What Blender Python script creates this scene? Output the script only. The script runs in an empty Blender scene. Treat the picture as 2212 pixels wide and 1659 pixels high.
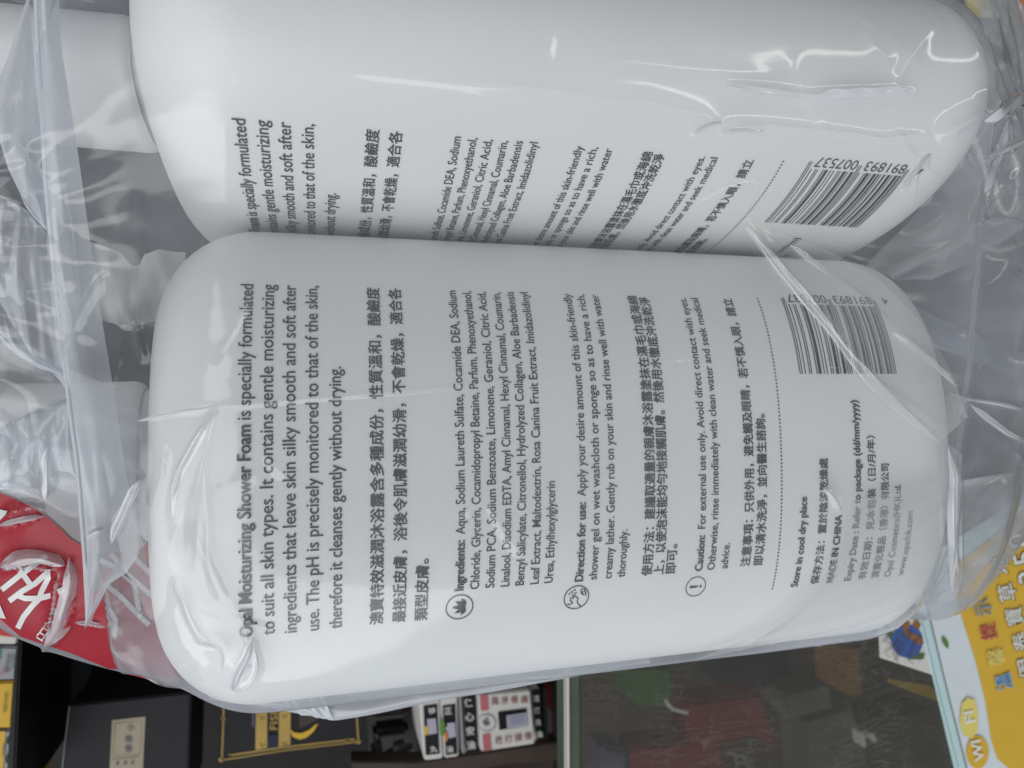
import bpy, bmesh, math, random
import numpy as np
from mathutils import Matrix, Vector
random.seed(7); rng = np.random.default_rng(5)
S = bpy.context.scene; COL = S.collection

# ------------------------------------------------------------------ camera, world, lamps, exposure
TH, YA = 0.27214, 0.004728
AX = np.array([math.cos(TH)*math.cos(YA), math.cos(TH)*math.sin(YA), math.sin(TH)])
NN = np.array([-AX[2], 0, AX[0]]); NN /= np.linalg.norm(NN)
VV = np.cross(NN, AX)
VV = VV/np.linalg.norm(VV)*(1 if VV[1] > 0 else -1)
B = np.array([AX, VV, -NN])                       # camera (right, up, forward) -> world
EYE = np.array([0, 0, 0.2005]); FPX = 1534.0
cd = bpy.data.cameras.new('camera'); cam = bpy.data.objects.new('camera', cd); COL.objects.link(cam); S.camera = cam
cd.sensor_width = 36; cd.lens = FPX/2212*36; cd.clip_start = 0.005; cd.clip_end = 20
r, u, f = B[:, 0], B[:, 1], B[:, 2]
cam.matrix_world = Matrix(((r[0], u[0], -f[0], EYE[0]), (r[1], u[1], -f[1], EYE[1]), (r[2], u[2], -f[2], EYE[2]), (0, 0, 0, 1)))
cd.dof.use_dof = True; cd.dof.focus_distance = 0.128; cd.dof.aperture_fstop = 26
w = bpy.data.worlds.new('World'); S.world = w; w.use_nodes = True
bg = w.node_tree.nodes['Background']; bg.inputs[0].default_value = (0.85, 0.89, 0.92, 1); bg.inputs[1].default_value = 0.235

def lamp(name, loc, target, sx, sy, power, col):
    l = bpy.data.lights.new(name, 'AREA'); l.shape = 'RECTANGLE'; l.size = sx; l.size_y = sy; l.energy = power; l.color = col
    o = bpy.data.objects.new(name, l); COL.objects.link(o); o.location = loc
    o.rotation_euler = (Vector(target)-Vector(loc)).to_track_quat('-Z', 'Y').to_euler()
    return o
lamp('street_daylight', (-0.85, -1.35, 1.15), (0.03, 0, 0.1), 2.7, 2.0, 40, (0.965, 0.985, 1.0))
lamp('fluorescent_tube_lamp', (1.0, 0.55, 1.0), (0.05, 0, 0.1), 0.05, 1.3, 1.4, (1.0, 0.96, 0.88))
lamp('fluorescent_tube_lamp', (-1.1, 0.2, 0.8), (0.0, 0, 0.1), 0.16, 1.3, 1.8, (1.0, 0.98, 0.94))
S.view_settings.view_transform = 'Standard'; S.view_settings.look = 'None'; S.view_settings.exposure = 0.08; S.view_settings.gamma = 1
try: S.view_settings.use_curve_mapping = False
except Exception: pass
S.render.engine = 'CYCLES'
S.cycles.transparent_max_bounces = 24; S.cycles.max_bounces = 14; S.cycles.use_denoising = True
S.cycles.caustics_reflective = False; S.cycles.caustics_refractive = False

# ------------------------------------------------------------------ helpers
def ray(px, py):
    return B @ np.array([(px-1106)/FPX, -(py-829.5)/FPX, 1.0])
def at(px, py, z):                                  # where the sight line of a photo point meets height z
    d = ray(px, py); return EYE + d*((z-EYE[2])/d[2])
def tag(o, label=None, cat=None, group=None, kind=None):
    for k, v in (('label', label), ('category', cat), ('group', group), ('kind', kind)):
        if v: o[k] = v
    return o
def link(name, me, mat=None, parent=None):
    o = bpy.data.objects.new(name, me); COL.objects.link(o)
    if mat: me.materials.append(mat)
    if parent: o.parent = parent
    return o
def mesh(name, V, Fs, mat=None, parent=None, smooth=False):
    me = bpy.data.meshes.new(name); me.from_pydata([tuple(map(float, v)) for v in V], [], [tuple(q) for q in Fs]); me.update()
    if smooth: me.polygons.foreach_set('use_smooth', [True]*len(me.polygons))
    return link(name, me, mat, parent)
def empty(name, loc, label, cat, group=None):
    o = bpy.data.objects.new(name, None); COL.objects.link(o); o.location = loc; o.empty_display_size = 0.01
    return tag(o, label, cat, group)
def keep(o, parent):                                # parent an object built in world space
    o.parent = parent; o.matrix_parent_inverse = Matrix.Translation(parent.location).inverted(); return o
def grid_mesh(name, P, mat, parent=None, smooth=True, wrap=False):
    n, m = P.shape[:2]
    me = bpy.data.meshes.new(name); me.vertices.add(n*m); me.vertices.foreach_set('co', P.reshape(-1).astype(np.float32))
    mm = m if wrap else m-1
    i, j = np.meshgrid(np.arange(n-1), np.arange(mm), indexing='ij'); j2 = (j+1) % m
    q = np.stack([i*m+j, (i+1)*m+j, (i+1)*m+j2, i*m+j2], -1).reshape(-1, 4)
    me.loops.add(q.size); me.loops.foreach_set('vertex_index', q.reshape(-1).astype(np.int32))
    me.polygons.add(len(q)); me.polygons.foreach_set('loop_start', (np.arange(len(q))*4).astype(np.int32))
    me.update(calc_edges=True); me.validate()
    if smooth: me.polygons.foreach_set('use_smooth', [True]*len(me.polygons))
    return link(name, me, mat, parent)

def nodes(m):
    m.use_nodes = True; nt = m.node_tree; nt.nodes.clear()
    return nt, nt.nodes.new, nt.links.new, nt.nodes.new('ShaderNodeOutputMaterial')
def math_(nt, op, a, b=None, clamp=False):
    n = nt.nodes.new('ShaderNodeMath'); n.operation = op; n.use_clamp = clamp
    for k, v in ((0, a), (1, b)):
        if v is None: continue
        if hasattr(v, 'is_linked'): nt.links.new(v, n.inputs[k])
        else: n.inputs[k].default_value = v
    return n.outputs[0]
def solid(name, col, rough=0.5, vary=0.12, scale=60, spec=0.5, bump=0.0, sss=0.0):
    m = bpy.data.materials.new(name); nt, N, Lk, out = nodes(m)
    p = N('ShaderNodeBsdfPrincipled'); tc = N('ShaderNodeTexCoord'); no = N('ShaderNodeTexNoise')
    no.inputs['Scale'].default_value = scale; no.inputs['Detail'].default_value = 4; Lk(tc.outputs['Object'], no.inputs['Vector'])
    mx = N('ShaderNodeMix'); mx.data_type = 'RGBA'
    mx.inputs[6].default_value = tuple(c*(1-vary) for c in col)+(1,); mx.inputs[7].default_value = tuple(min(1, c*(1+vary)) for c in col)+(1,)
    Lk(no.outputs['Fac'], mx.inputs[0]); Lk(mx.outputs[2], p.inputs['Base Color'])
    p.inputs['Roughness'].default_value = rough; p.inputs['Specular IOR Level'].default_value = spec
    if sss:
        p.inputs['Subsurface Weight'].default_value = sss; p.inputs['Subsurface Radius'].default_value = (1, .95, .85); p.inputs['Subsurface Scale'].default_value = 0.004
    if bump:
        b = N('ShaderNodeBump'); b.inputs['Strength'].default_value = bump; b.inputs['Distance'].default_value = 0.0004; Lk(no.outputs['Fac'], b.inputs['Height']); Lk(b.outputs[0], p.inputs['Normal'])
    Lk(p.outputs[0], out.inputs[0]); return m
def film_mat(name, haze, tint=(0.80, 0.84, 0.93), rough=0.09, bump=0.35, gloss=1.0):
    m = bpy.data.materials.new(name); nt, N, Lk, out = nodes(m)
    tc = N('ShaderNodeTexCoord')
    no = N('ShaderNodeTexNoise'); no.inputs['Scale'].default_value = 38; no.inputs['Detail'].default_value = 3
    mp = N('ShaderNodeMapping'); mp.inputs['Scale'].default_value = (0.45, 1.3, 1); Lk(tc.outputs['Object'], mp.inputs[0]); Lk(mp.outputs[0], no.inputs['Vector'])
    lw = N('ShaderNodeLayerWeight'); lw.inputs[0].default_value = 0.5
    cosv = math_(nt, 'MAXIMUM', math_(nt, 'SUBTRACT', 1.0, lw.outputs['Facing']), 0.10)
    hz = math_(nt, 'MULTIPLY', math_(nt, 'ADD', math_(nt, 'MULTIPLY', no.outputs['Fac'], 2.4), -0.2), haze)
    hz = math_(nt, 'MINIMUM', math_(nt, 'DIVIDE', hz, cosv), 0.88)
    sch = math_(nt, 'ADD', math_(nt, 'MULTIPLY', math_(nt, 'POWER', lw.outputs['Facing'], 5.0), 0.9), 0.05*gloss, True)
    tr = N('ShaderNodeBsdfTransparent'); tr.inputs[0].default_value = (0.985, 0.985, 0.985, 1)
    di = N('ShaderNodeBsdfDiffuse'); di.inputs[0].default_value = tint+(1,)
    tl = N('ShaderNodeBsdfTranslucent'); tl.inputs[0].default_value = tint+(1,)
    m1 = N('ShaderNodeMixShader'); m1.inputs[0].default_value = 0.45; Lk(di.outputs[0], m1.inputs[1]); Lk(tl.outputs[0], m1.inputs[2])
    m2 = N('ShaderNodeMixShader'); Lk(hz, m2.inputs[0]); Lk(tr.outputs[0], m2.inputs[1]); Lk(m1.outputs[0], m2.inputs[2])
    gl = N('ShaderNodeBsdfGlossy'); gl.inputs['Roughness'].default_value = rough
    n2 = N('ShaderNodeTexNoise'); n2.inputs['Scale'].default_value = 120; n2.inputs['Detail'].default_value = 3; Lk(mp.outputs[0], n2.inputs['Vector'])
    b = N('ShaderNodeBump'); b.inputs['Strength'].default_value = bump; b.inputs['Distance'].default_value = 0.0006; Lk(n2.outputs['Fac'], b.inputs['Height']); Lk(b.outputs[0], gl.inputs['Normal'])
    m3 = N('ShaderNodeMixShader'); Lk(sch, m3.inputs[0]); Lk(m2.outputs[0], m3.inputs[1]); Lk(gl.outputs[0], m3.inputs[2])
    Lk(m3.outputs[0], out.inputs[0]); return m

M = {}
M['plastic'] = solid('white_bottle_plastic', (0.80, 0.81, 0.80), 0.42, 0.03, 26, 0.4, 0.06, 0.25)
M['cap'] = solid('white_cap_plastic', (0.78, 0.78, 0.785), 0.4, 0.02, 60, 0.4)
M['ink'] = solid('dark_grey_ink', (0.022, 0.022, 0.026), 0.6, 0.1)
M['film'] = film_mat('clear_bag_film', 0.10, (0.80, 0.84, 0.93), 0.10, 0.10)
M['fold'] = film_mat('folded_bag_film', 0.66, (0.86, 0.90, 0.96), 0.12, 0.12)
M['pleat'] = film_mat('creased_bag_film', 0.50, (0.90, 0.92, 0.96), 0.16, 0.05, 2.2)
M['veil'] = film_mat('doubled_bag_film', 0.17, (0.86, 0.87, 0.88), 0.14, 0.10)
M['thin_gusset'] = film_mat('thin_gusset_film', 0.05, (0.74, 0.80, 0.95), 0.14, 0.12)
M['milky'] = film_mat('milky_bag_film', 0.42, (0.82, 0.85, 0.88), 0.15, 0.1)
M['gusset'] = film_mat('gusset_bag_film', 0.24, (0.78, 0.83, 0.93), 0.14, 0.12)
M['white_fold'] = film_mat('crumpled_bag_film', 0.9, (0.90, 0.91, 0.91), 0.25, 0.1)
M['red'] = solid('red_bag_print', (0.33, 0.020, 0.034), 0.32, 0.08, 30, 0.25)
M['pink'] = solid('white_bag_print', (0.66, 0.66, 0.66), 0.2, 0.03, 30, 0.5)

# ------------------------------------------------------------------ text
_fc = {}
def text_geo(s, bold=0.0):
    k = (s, bold)
    if k in _fc: return _fc[k]
    c = bpy.data.curves.new('lettering', 'FONT'); c.body = s; c.resolution_u = 3; c.offset = bold
    o = bpy.data.objects.new('lettering', c); COL.objects.link(o)
    bpy.context.view_layer.update()
    me = bpy.data.meshes.new_from_object(o.evaluated_get(bpy.context.evaluated_depsgraph_get()))
    V = np.zeros(len(me.vertices)*3); me.vertices.foreach_get('co', V); V = V.reshape(-1, 3)[:, :2]
    Fs = [tuple(p.vertices) for p in me.polygons]
    bpy.data.objects.remove(o); bpy.data.curves.remove(c); bpy.data.meshes.remove(me)
    _fc[k] = (V, Fs); return _fc[k]
def width(s, bold=0.0):
    V, _ = text_geo(s, bold); return V[:, 0].max()
SPACE = width('H H')-width('HH'); CAPH = text_geo('H')[0][:, 1].max()
def line_geo(runs, only=None):                                 # [(text, bold)] -> unit-em geometry, total width
    V0, F0, x = [], [], 0.0
    for s, b in runs:
        lead = len(s)-len(s.lstrip(' ')); x += lead*SPACE
        V, Fs = text_geo(s.strip(' '), b)
        n = sum(len(v) for v in V0)
        V0.append(V+np.array([x, 0]))
        if only is None or b >= only: F0 += [tuple(i+n for i in q) for q in Fs]
        x += V[:, 0].max() + (len(s)-len(s.rstrip(' ')))*SPACE
    V = np.concatenate(V0); V[:, 0] -= V[:, 0].min()
    return V, F0, V[:, 0].max()

# ------------------------------------------------------------------ bottles
BA, BB, BN = 0.045, 0.02698, 2.3
tt = np.linspace(-np.pi, np.pi, 1441)
def radial(a, b, n, t=tt):
    c, s = np.cos(t), np.sin(t); rr = ((np.abs(s)/a)**n+(np.abs(c)/b)**n)**(-1/n); return rr*s, rr*c
PY, PZ = radial(BA, BB, BN)
PL = np.concatenate([[0], np.cumsum(np.hypot(np.diff(PY), np.diff(PZ)))]); PL -= np.interp(0, tt, PL)
def on_body(q, s, lift=0.00012):                    # arc length q from the face's middle, s along the bottle
    y, z = np.interp(q, PL, PY), np.interp(q, PL, PZ); e = 1e-4
    ty, tz = np.interp(q+e, PL, PY)-np.interp(q-e, PL, PY), np.interp(q+e, PL, PZ)-np.interp(q-e, PL, PZ)
    n = np.hypot(ty, tz)
    return np.stack([s, y-tz/n*lift, z+ty/n*lift], -1)
S0, S1, R0, R1 = -0.028, 0.142, 0.0185, 0.020
def inset(s):                                       # how far the wall draws in near both ends
    d = np.zeros_like(s)
    l = np.clip((S0+R0-s)/R0, 0, 1); d += R0*(1-np.sqrt(1-l**2))
    g = np.clip((s-(S1-R1))/R1, 0, 1); d += R1*(1-np.sqrt(1-g**2)); return d
M180 = np.linspace(-np.pi, np.pi, 181)[:-1]
def body_rings():
    s = np.concatenate([S0+R0*(1-np.cos(np.linspace(0, np.pi/2, 14))), np.linspace(S0+R0, S1-R1, 26)[1:-1], S1-R1+R1*np.sin(np.linspace(0, np.pi/2, 14))])
    P = []
    for k, d in zip(s, inset(s)):
        y, z = radial(BA-d, BB-d*0.9, BN, M180); P.append(np.stack([np.full_like(y, k), y, z], -1))
    return np.array(P)
def lathe_oval(name, prof, mat, parent, n=2.3, dz=0.0):     # prof: (s, a, b) rings
    P = []
    for s, a, b in prof:
        y, z = radial(a, b, n, M180); P.append(np.stack([np.full_like(y, s), y, z+dz], -1))
    return grid_mesh(name, np.array(P), mat, parent, wrap=True)
G, BO = 0.0015, 0.002                                # stroke weight: regular, bold
LINES = [
 ('paragraph_text', -0.00985, -0.02746, 0.03230, [('Opal Moisturizing Shower Foam', BO), (' is specially formulated', G)], 0.00205),
 ('paragraph_text', -0.00645, -0.02750, 0.03238, [('to suit all skin types. It contains gentle moisturizing', G)], 0.00205),
 ('paragraph_text', -0.00295, -0.02750, 0.03238, [('ingredients that leave skin silky smooth and soft after', G)], 0.00205),
 ('paragraph_text', 0.00066, -0.02750, 0.03238, [('use. The pH is precisely monitored to that of the skin,', G)], 0.00205),
 ('paragraph_text', 0.00436, -0.02750, 0.01719, [('therefore it cleanses gently without drying.', G)], 0.00205),
 ('chinese_paragraph_text', 0.01105, -0.02745, 0.03235, [('澳寶特效滋潤沐浴露含多種成份，性質溫和，酸鹼度', G)], -0.0025),
 ('chinese_paragraph_text', 0.01490, -0.02745, 0.03235, [('最接近皮膚，浴後令肌膚滋潤幼滑，不會乾燥，適合各', G)], -0.0025),
 ('chinese_paragraph_text', 0.01870, -0.02750, -0.01600, [('類型皮膚。', G)], -0.0025),
 ('ingredients_text', 0.02512, -0.02223, 0.03230, [('Ingredients:', BO), ('  Aqua, Sodium Laureth Sulfate, Cocamide DEA, Sodium', G)], 0.0016),
 ('ingredients_text', 0.02791, -0.02221, 0.03230, [('Chloride, Glycerin, Cocamidopropyl Betaine, Parfum, Phenoxyethanol,', G)], 0.0016),
 ('ingredients_text', 0.03068, -0.02221, 0.03222, [('Sodium PCA, Sodium Benzoate, Limonene, Geraniol, Citric Acid,', G)], 0.0016),
 ('ingredients_text', 0.03345, -0.02221, 0.03222, [('Linalool, Disodium EDTA, Amyl Cinnamal, Hexyl Cinnamal, Coumarin,', G)], 0.0016),
 ('ingredients_text', 0.03617, -0.02221, 0.03243, [('Benzyl Salicylate, Citronellol, Hydrolyzed Collagen, Aloe Barbadensis', G)], 0.0016),
 ('ingredients_text', 0.03897, -0.02221, 0.03243, [('Leaf Extract, Maltodextrin, Rosa Canina Fruit Extract, Imidazolidinyl', G)], 0.0016),
 ('ingredients_text', 0.04163, -0.02221, -0.00349, [('Urea, Ethylhexylglycerin', G)], 0.0016),
 ('direction_text', 0.04752, -0.02240, 0.03240, [('Direction for use:', BO), ('  Apply your desire amount of this skin-friendly', G)], 0.0016),
 ('direction_text', 0.05026, -0.02235, 0.03240, [('shower gel on wet washcloth or sponge so as to have a rich,', G)], 0.0016),
 ('direction_text', 0.05321, -0.02235, 0.03240, [('creamy lather. Gently rub on your skin and rinse well with water', G)], 0.0016),
 ('direction_text', 0.05590, -0.02230, -0.01307, [('thoroughly.', G)], 0.0016),
 ('chinese_direction_text', 0.06125, -0.02244, 0.03234, [('使用方法：建議取適量的親膚沐浴露塗抹在濕毛巾或海綿', 0.006)], -0.0024),
 ('chinese_direction_text', 0.06372, -0.02244, 0.03210, [('上，以使泡沫能均勻地接觸肌膚。然後用水徹底沖洗乾淨', 0.006)], -0.0024),
 ('chinese_direction_text', 0.06620, -0.02244, -0.01656, [('即可。', 0.006)], -0.0024),
 ('caution_text', 0.07214, -0.02236, 0.03233, [('Caution:', BO), ('  For external use only. Avoid direct contact with eyes.', G)], 0.0016),
 ('caution_text', 0.07484, -0.02236, 0.03233, [('Otherwise, rinse immediately with clean water and seek medical', G)], 0.0016),
 ('caution_text', 0.07772, -0.02232, -0.01709, [('advice.', G)], 0.0016),
 ('chinese_caution_text', 0.08250, -0.02222, 0.03242, [('注意事項：只供外用，避免觸及眼睛，若不慎入眼，請立', 0.006)], -0.0024),
 ('chinese_caution_text', 0.08540, -0.02222, 0.00785, [('即以清水洗淨，並向醫生諮詢。', 0.006)], -0.0024),
 ('storage_text', 0.09480, -0.02785, -0.00883, [('Store in cool dry place', BO)], 0.0016),
 ('storage_text', 0.09960, -0.02770, -0.00128, [('保存方法：置於陰涼乾燥處', 0.006)], -0.0022),
 ('storage_text', 0.10330, -0.02763, -0.01297, [('MADE IN CHINA', BO)], 0.0016),
 ('storage_text', 0.10770, -0.02759, 0.01034, [('Expiry Date : Refer to package (dd/mm/yyyy)', BO)], 0.0016),
 ('storage_text', 0.11130, -0.02764, 0.00298, [('有效日期：見本包裝（日/月/年）', G)], -0.0022),
 ('storage_text', 0.11460, -0.02759, -0.00288, [('澳寶化粧品（香港）有限公司', 0.005)], -0.0022),
 ('storage_text', 0.11780, -0.02758, -0.00722, [('Opal Cosmetics(HK)Ltd.', G)], 0.0016),
 ('storage_text', 0.12116, -0.02752, -0.01305, [('www.opalhk.com', G)], 0.0016),
]
def wrap_poly(name, V, Fs, mat, parent):            # V: (q, s)
    V = np.asarray(V); return mesh(name, on_body(V[:, 0], V[:, 1], V[:, 2] if V.shape[1] > 2 else .00012), Fs, mat, parent)
def stroke(pts, wd, closed=False):                  # flat ribbon along a polyline in (q, s)
    p = np.asarray(pts, float); n = len(p)
    t = (np.roll(p, -1, 0)-np.roll(p, 1, 0)) if closed else np.gradient(p, axis=0)
    t /= np.linalg.norm(t, axis=1)[:, None]+1e-12; nn = np.stack([-t[:, 1], t[:, 0]], -1)*np.reshape(wd, (-1, 1))/2
    V = np.concatenate([p+nn, p-nn]); m = n if closed else n-1
    return V, [(i, n+i, n+(i+1) % n, (i+1) % n) for i in range(m)]
def merge(parts):
    V, Fs, k = [], [], 0
    for v, q in parts:
        V.append(np.asarray(v, float)); Fs += [tuple(i+k for i in t) for t in q]; k += len(v)
    return np.concatenate(V), Fs
def circle(cx, cy, rr, n=40):
    a = np.linspace(0, 2*np.pi, n+1)[:-1]; return np.stack([cx+rr*np.cos(a), cy+rr*np.sin(a)], -1)
def blob(pts): return np.asarray(pts, float), [tuple(range(len(pts)))]

def label_print(body):
    blocks = {}
    for nm, s, q0, q1, runs, size in LINES:
        if size < 0: runs = [(t_, 0.0) for t_, _ in runs]
        V, Fs, W = line_geo(runs)
        em = size/CAPH if size > 0 else -size
        base = 0.0 if size > 0 else 0.0
        qs = np.stack([q0+V[:, 0]/W*(q1-q0), s-(V[:, 1]-base)*em], -1)
        lf = np.full((len(qs), 1), .00012)
        blocks.setdefault(nm, []).append((np.hstack([qs, lf]), Fs))
        sh = ((.026, 0), (0, .026), (.026, .026)) if size < 0 else ((.017, 0), (.008, .010))
        for k, (dq, ds) in enumerate(sh): blocks[nm].append((np.hstack([qs+np.array([dq*em, ds*em]), lf+.00001*(k+1)]), Fs))
        if any(b_ == BO for _, b_ in runs):
            Fb = line_geo(runs, BO)[1]
            for k, (dq, ds) in enumerate(((.034, 0), (.034, .012), (-.012, .006), (.012, .020))): blocks[nm].append((np.hstack([qs+np.array([dq*em, ds*em]), lf+.00001*(k+4)]), Fb))
    for nm, parts in blocks.items(): wrap_poly(nm, *merge(parts), M['ink'], body)
    # icons: local x = along the text, y = up the text
    def icon(nm, q, s, rr, extra):
        loc = [stroke(circle(0, 0, 1, 48), 0.085, True)]+extra
        V, Fs = merge(loc); wrap_poly(nm, np.stack([q+V[:, 0]*rr, s-V[:, 1]*rr], -1), Fs, M['ink'], body)
    def leaf(dx, dy, ang, ln, wd):
        t = np.linspace(0, 1, 9); up = np.sin(np.pi*t**0.8)*wd
        p = np.concatenate([np.stack([up, t*ln], -1), np.stack([-up[1:-1], t[1:-1]*ln], -1)[::-1]])
        c, s_ = math.cos(ang), math.sin(ang); return blob(np.stack([dx+p[:, 0]*c+p[:, 1]*s_, dy-p[:, 0]*s_+p[:, 1]*c], -1))
    icon('leaf_icon', -0.0255, 0.0246, 0.0024, [leaf(0, -.48, 0, 1.05, .17), leaf(-.1, -.5, -.42, .95, .16), leaf(.1, -.5, .42, .95, .16), leaf(-.22, -.5, -.85, .62, .12), leaf(.22, -.5, .85, .62, .12)])
    arc = np.linspace(0, 1, 12)
    icon('hands_icon', -0.0257, 0.0466, 0.0024, [
        stroke(np.stack([-.85+arc*.75, -.45+np.sin(arc*2.2)*.35], -1), .09), stroke([(-.1, -.15), (.12, .12), (.02, .3), (.28, .34)], .09), stroke([(.28, .34), (.2, .1), (.42, .2), (.4, -.02)], .08),
        stroke([(-.45, .25), (-.2, .5), (.05, .52), (-.1, .3), (.1, .2)], .09), stroke([(-.45, .25), (-.6, .5), (-.5, .7)], .08),
        stroke([(.15, -.6), (.35, -.35), (.6, -.3), (.75, -.45)], .09), stroke([(.1, -.75), (.4, -.7), (.7, -.55)], .11), stroke([(.3, -.45), (.5, -.5)], .1),
        stroke(circle(.5, .42, .09, 14), .05, True), stroke(circle(.68, .2, .06, 12), .05, True), stroke(circle(.35, .62, .05, 12), .05, True)])
    icon('warning_icon', -0.0257, 0.0713, 0.0021, [blob([(-.14, .62), (.14, .62), (.08, -.2), (-.08, -.2)]), blob(circle(0, -.48, .13, 16))])
    d = [(stroke(np.array([(q, 0.08898), (q+0.00033, 0.08898)]), 0.00033)) for q in np.arange(-0.02794, 0.0328, 0.00072)]
    wrap_poly('dotted_line', *merge(d), M['ink'], body)
    # bar code: 4 891893 007537, the first digit is read from the parity pattern
    Lc = '0001101 0011001 0010011 0111101 0100011 0110001 0101111 0111011 0110111 0001011'.split()
    Rc = [''.join('1' if c == '0' else '0' for c in x) for x in Lc]; Gc = [x[::-1] for x in Rc]
    bits = '101'+''.join((Lc if p == 'L' else Gc)[int(c)] for c, p in zip('891893', 'LGLLGG'))+'01010'+''.join(Rc[int(c)] for c in '007537')+'101'
    sA, sB = 0.09470, 0.11873                       # ends of the code on the axis; it reads towards the cap
    parts = []; i = 0; mw = (sB-sA)/95
    while i < 95:
        j = i
        while j < 95 and bits[j] == bits[i]: j += 1
        if bits[i] == '1':
            guard = i < 3 or i >= 92 or 45 <= i < 50
            q0, q1 = 0.01592, (0.0332 if guard else 0.0316); a, b = sB-i*mw, sB-j*mw+mw*0.12
            qq = np.linspace(q0, q1, 8)
            parts.append((np.concatenate([np.stack([qq, np.full(8, a)], -1), np.stack([qq, np.full(8, b)], -1)]), [(k, k+1, k+9, k+8) for k in range(7)]))
        i = j
    wrap_poly('barcode', *merge(parts), M['ink'], body)
    num = []
    for s_, a, b in (('4', 0.1222, 0.1208), ('891893', 0.1178, 0.1079), ('007537', 0.1060, 0.0962)):
        V, Fs, W = line_geo([(s_, G)]); em = 0.0021/CAPH
        num.append((np.stack([0.0339-(V[:, 1]*em)+0.0, a+V[:, 0]/W*(b-a)], -1), Fs))
        num[-1][0][:, 0] = 0.0342-V[:, 1]*em
    wrap_poly('barcode_number', *merge(num), M['ink'], body)

def make_bottle(mw, label):
    root = empty('shower_gel_bottle', (0, 0, 0), label, 'bottle', 'shower gel bottles in the bag'); root.matrix_world = mw
    P = body_rings(); body = grid_mesh('body', P, M['plastic'], root, wrap=True)
    for k in (0, -1):
        ring = P[k]; c = ring.mean(0)
        me = body.data
    capd = [(S0+0.001, 0.001, 0.001)]
    lathe_oval('shoulder_face', [(S0, BA-R0+.0002, BB-R0*.9+.0002), (S0-0.0008, BA-R0-.004, BB-R0*.9-.003), (S0-0.001, .001, .0006)], M['plastic'], body)
    lathe_oval('base_face', [(S1, BA-R1+.0002, BB-R1*.9+.0002), (S1+.0002, BA-R1-.004, BB-R1*.9-.003), (S1-.002, .001, .0006)], M['plastic'], body)
    lathe_oval('neck', [(S0-.0005, .0146, .0078), (S0-.004, .0144, .0076)], M['plastic'], body, 2.3, -.0032)
    ca, cb, co = .0162, .0098, -.0032
    cap = lathe_oval('cap', [(-.0312, ca-.0016, cb-.0012), (-.0318, ca-.0004, cb-.0003), (-.033, ca, cb), (-.0535, ca-.0004, cb-.0003), (-.0539, ca-.0011, cb-.001), (-.0545, ca-.0011, cb-.001), (-.0549, ca-.0004, cb-.0003), (-.068, ca-.0010, cb-.0006), (-.0705, ca-.0025, cb-.0022), (-.0715, .001, .0006)], M['cap'], root, 2.3, co)
    label_print(body)
    return root
def pose(cv, cn, roll, dth=0, dya=0, so=0):
    A = np.array([math.cos(TH+dth)*math.cos(YA+dya), math.cos(TH+dth)*math.sin(YA+dya), math.sin(TH+dth)])
    n = np.array([-A[2], 0, A[0]]); n /= np.linalg.norm(n); v = np.cross(n, A); v *= np.sign(v[1])/np.linalg.norm(v)
    cr, sr = math.cos(roll), math.sin(roll)
    c = v*cv+n*cn+A*so; ey = v*cr+n*sr; ez = v*sr-n*cr
    W = lambda p: B @ p
    X, Yv, Zv, T = W(A), W(ey), W(ez), W(c)+EYE
    return Matrix([[X[i], Yv[i], Zv[i], T[i]] for i in range(3)]+[[0, 0, 0, 1]])
mw_low = pose(-0.01537, 0.14802, 0.04312)
mw_up = pose(0.05611, 0.15557, -1.35459, -0.00815, 0.00604, -0.00124)
make_bottle(mw_low, 'white oval shower gel bottle lying flat, its whole printed back facing up in the bag')
make_bottle(mw_up, 'white shower gel bottle turned on its narrow side, print half hidden behind the flat one')

# ------------------------------------------------------------------ the bag: a tube of clear film round both bottles
def hull(p):
    p = p[np.lexsort((p[:, 1], p[:, 0]))]
    def half(pts):
        h = []
        for q in pts:
            while len(h) > 1 and np.cross(h[-1]-h[-2], q-h[-2]) <= 0: h.pop()
            h.append(q)
        return h[:-1]
    return np.array(half(p)+half(p[::-1]))
def poly_radial(poly, c, ang):
    a = poly-c; b = np.roll(a, -1, 0); out = np.zeros(len(ang))
    d = np.stack([np.cos(ang), np.sin(ang)], -1)
    for k in range(len(a)):
        e = b[k]-a[k]; den = d[:, 0]*e[1]-d[:, 1]*e[0]
        with np.errstate(all='ignore'):
            t = (a[k][0]*e[1]-a[k][1]*e[0])/den; s_ = (a[k][0]*d[:, 1]-a[k][1]*d[:, 0])/den
        ok = (t > 0) & (s_ >= -1e-9) & (s_ <= 1+1e-9); out = np.where(ok, np.maximum(out, t), out)
    return out
NX, NA = 900, 820
XS = np.linspace(-0.078, 0.228, NX)
u01 = np.linspace(0, 1, NA+1)[:-1]
ANG = np.interp(u01, [0, .02, .80, .82, 1], [-.35, -.30, np.pi+.30, np.pi+.35, 2*np.pi-.35])   # dense on the top side
CEN = np.array([0.022, 0.2005-0.150])
def section(mw, s, off):
    d = inset(np.array([s]))[0]
    y, z = radial(BA-d+off, BB-.9*d+off, BN, np.linspace(-np.pi, np.pi, 97)[:-1])
    W = np.array([mw @ Vector((s, a, b)) for a, b in zip(y, z)]); return W[:, 1:]
def edge(pts, z):
    W = np.array([at(px, py, z) for px, py in pts]); o = np.argsort(W[:, 0]); return W[o, 0], W[o, 1]
zl = 0.2005-0.150; zr = 0.2005-0.165
lx, ly = edge([(-160, 1270), (0, 1338), (45, 1378), (153, 1413), (260, 1458), (382, 1492), (469, 1508)], zl)
rx, ry = edge([(1898, 1352), (1982, 1325), (2058, 1289), (2130, 1220), (2212, 1145), (2330, 1040), (2500, 900)], zr)
ry = ry+.0022
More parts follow.
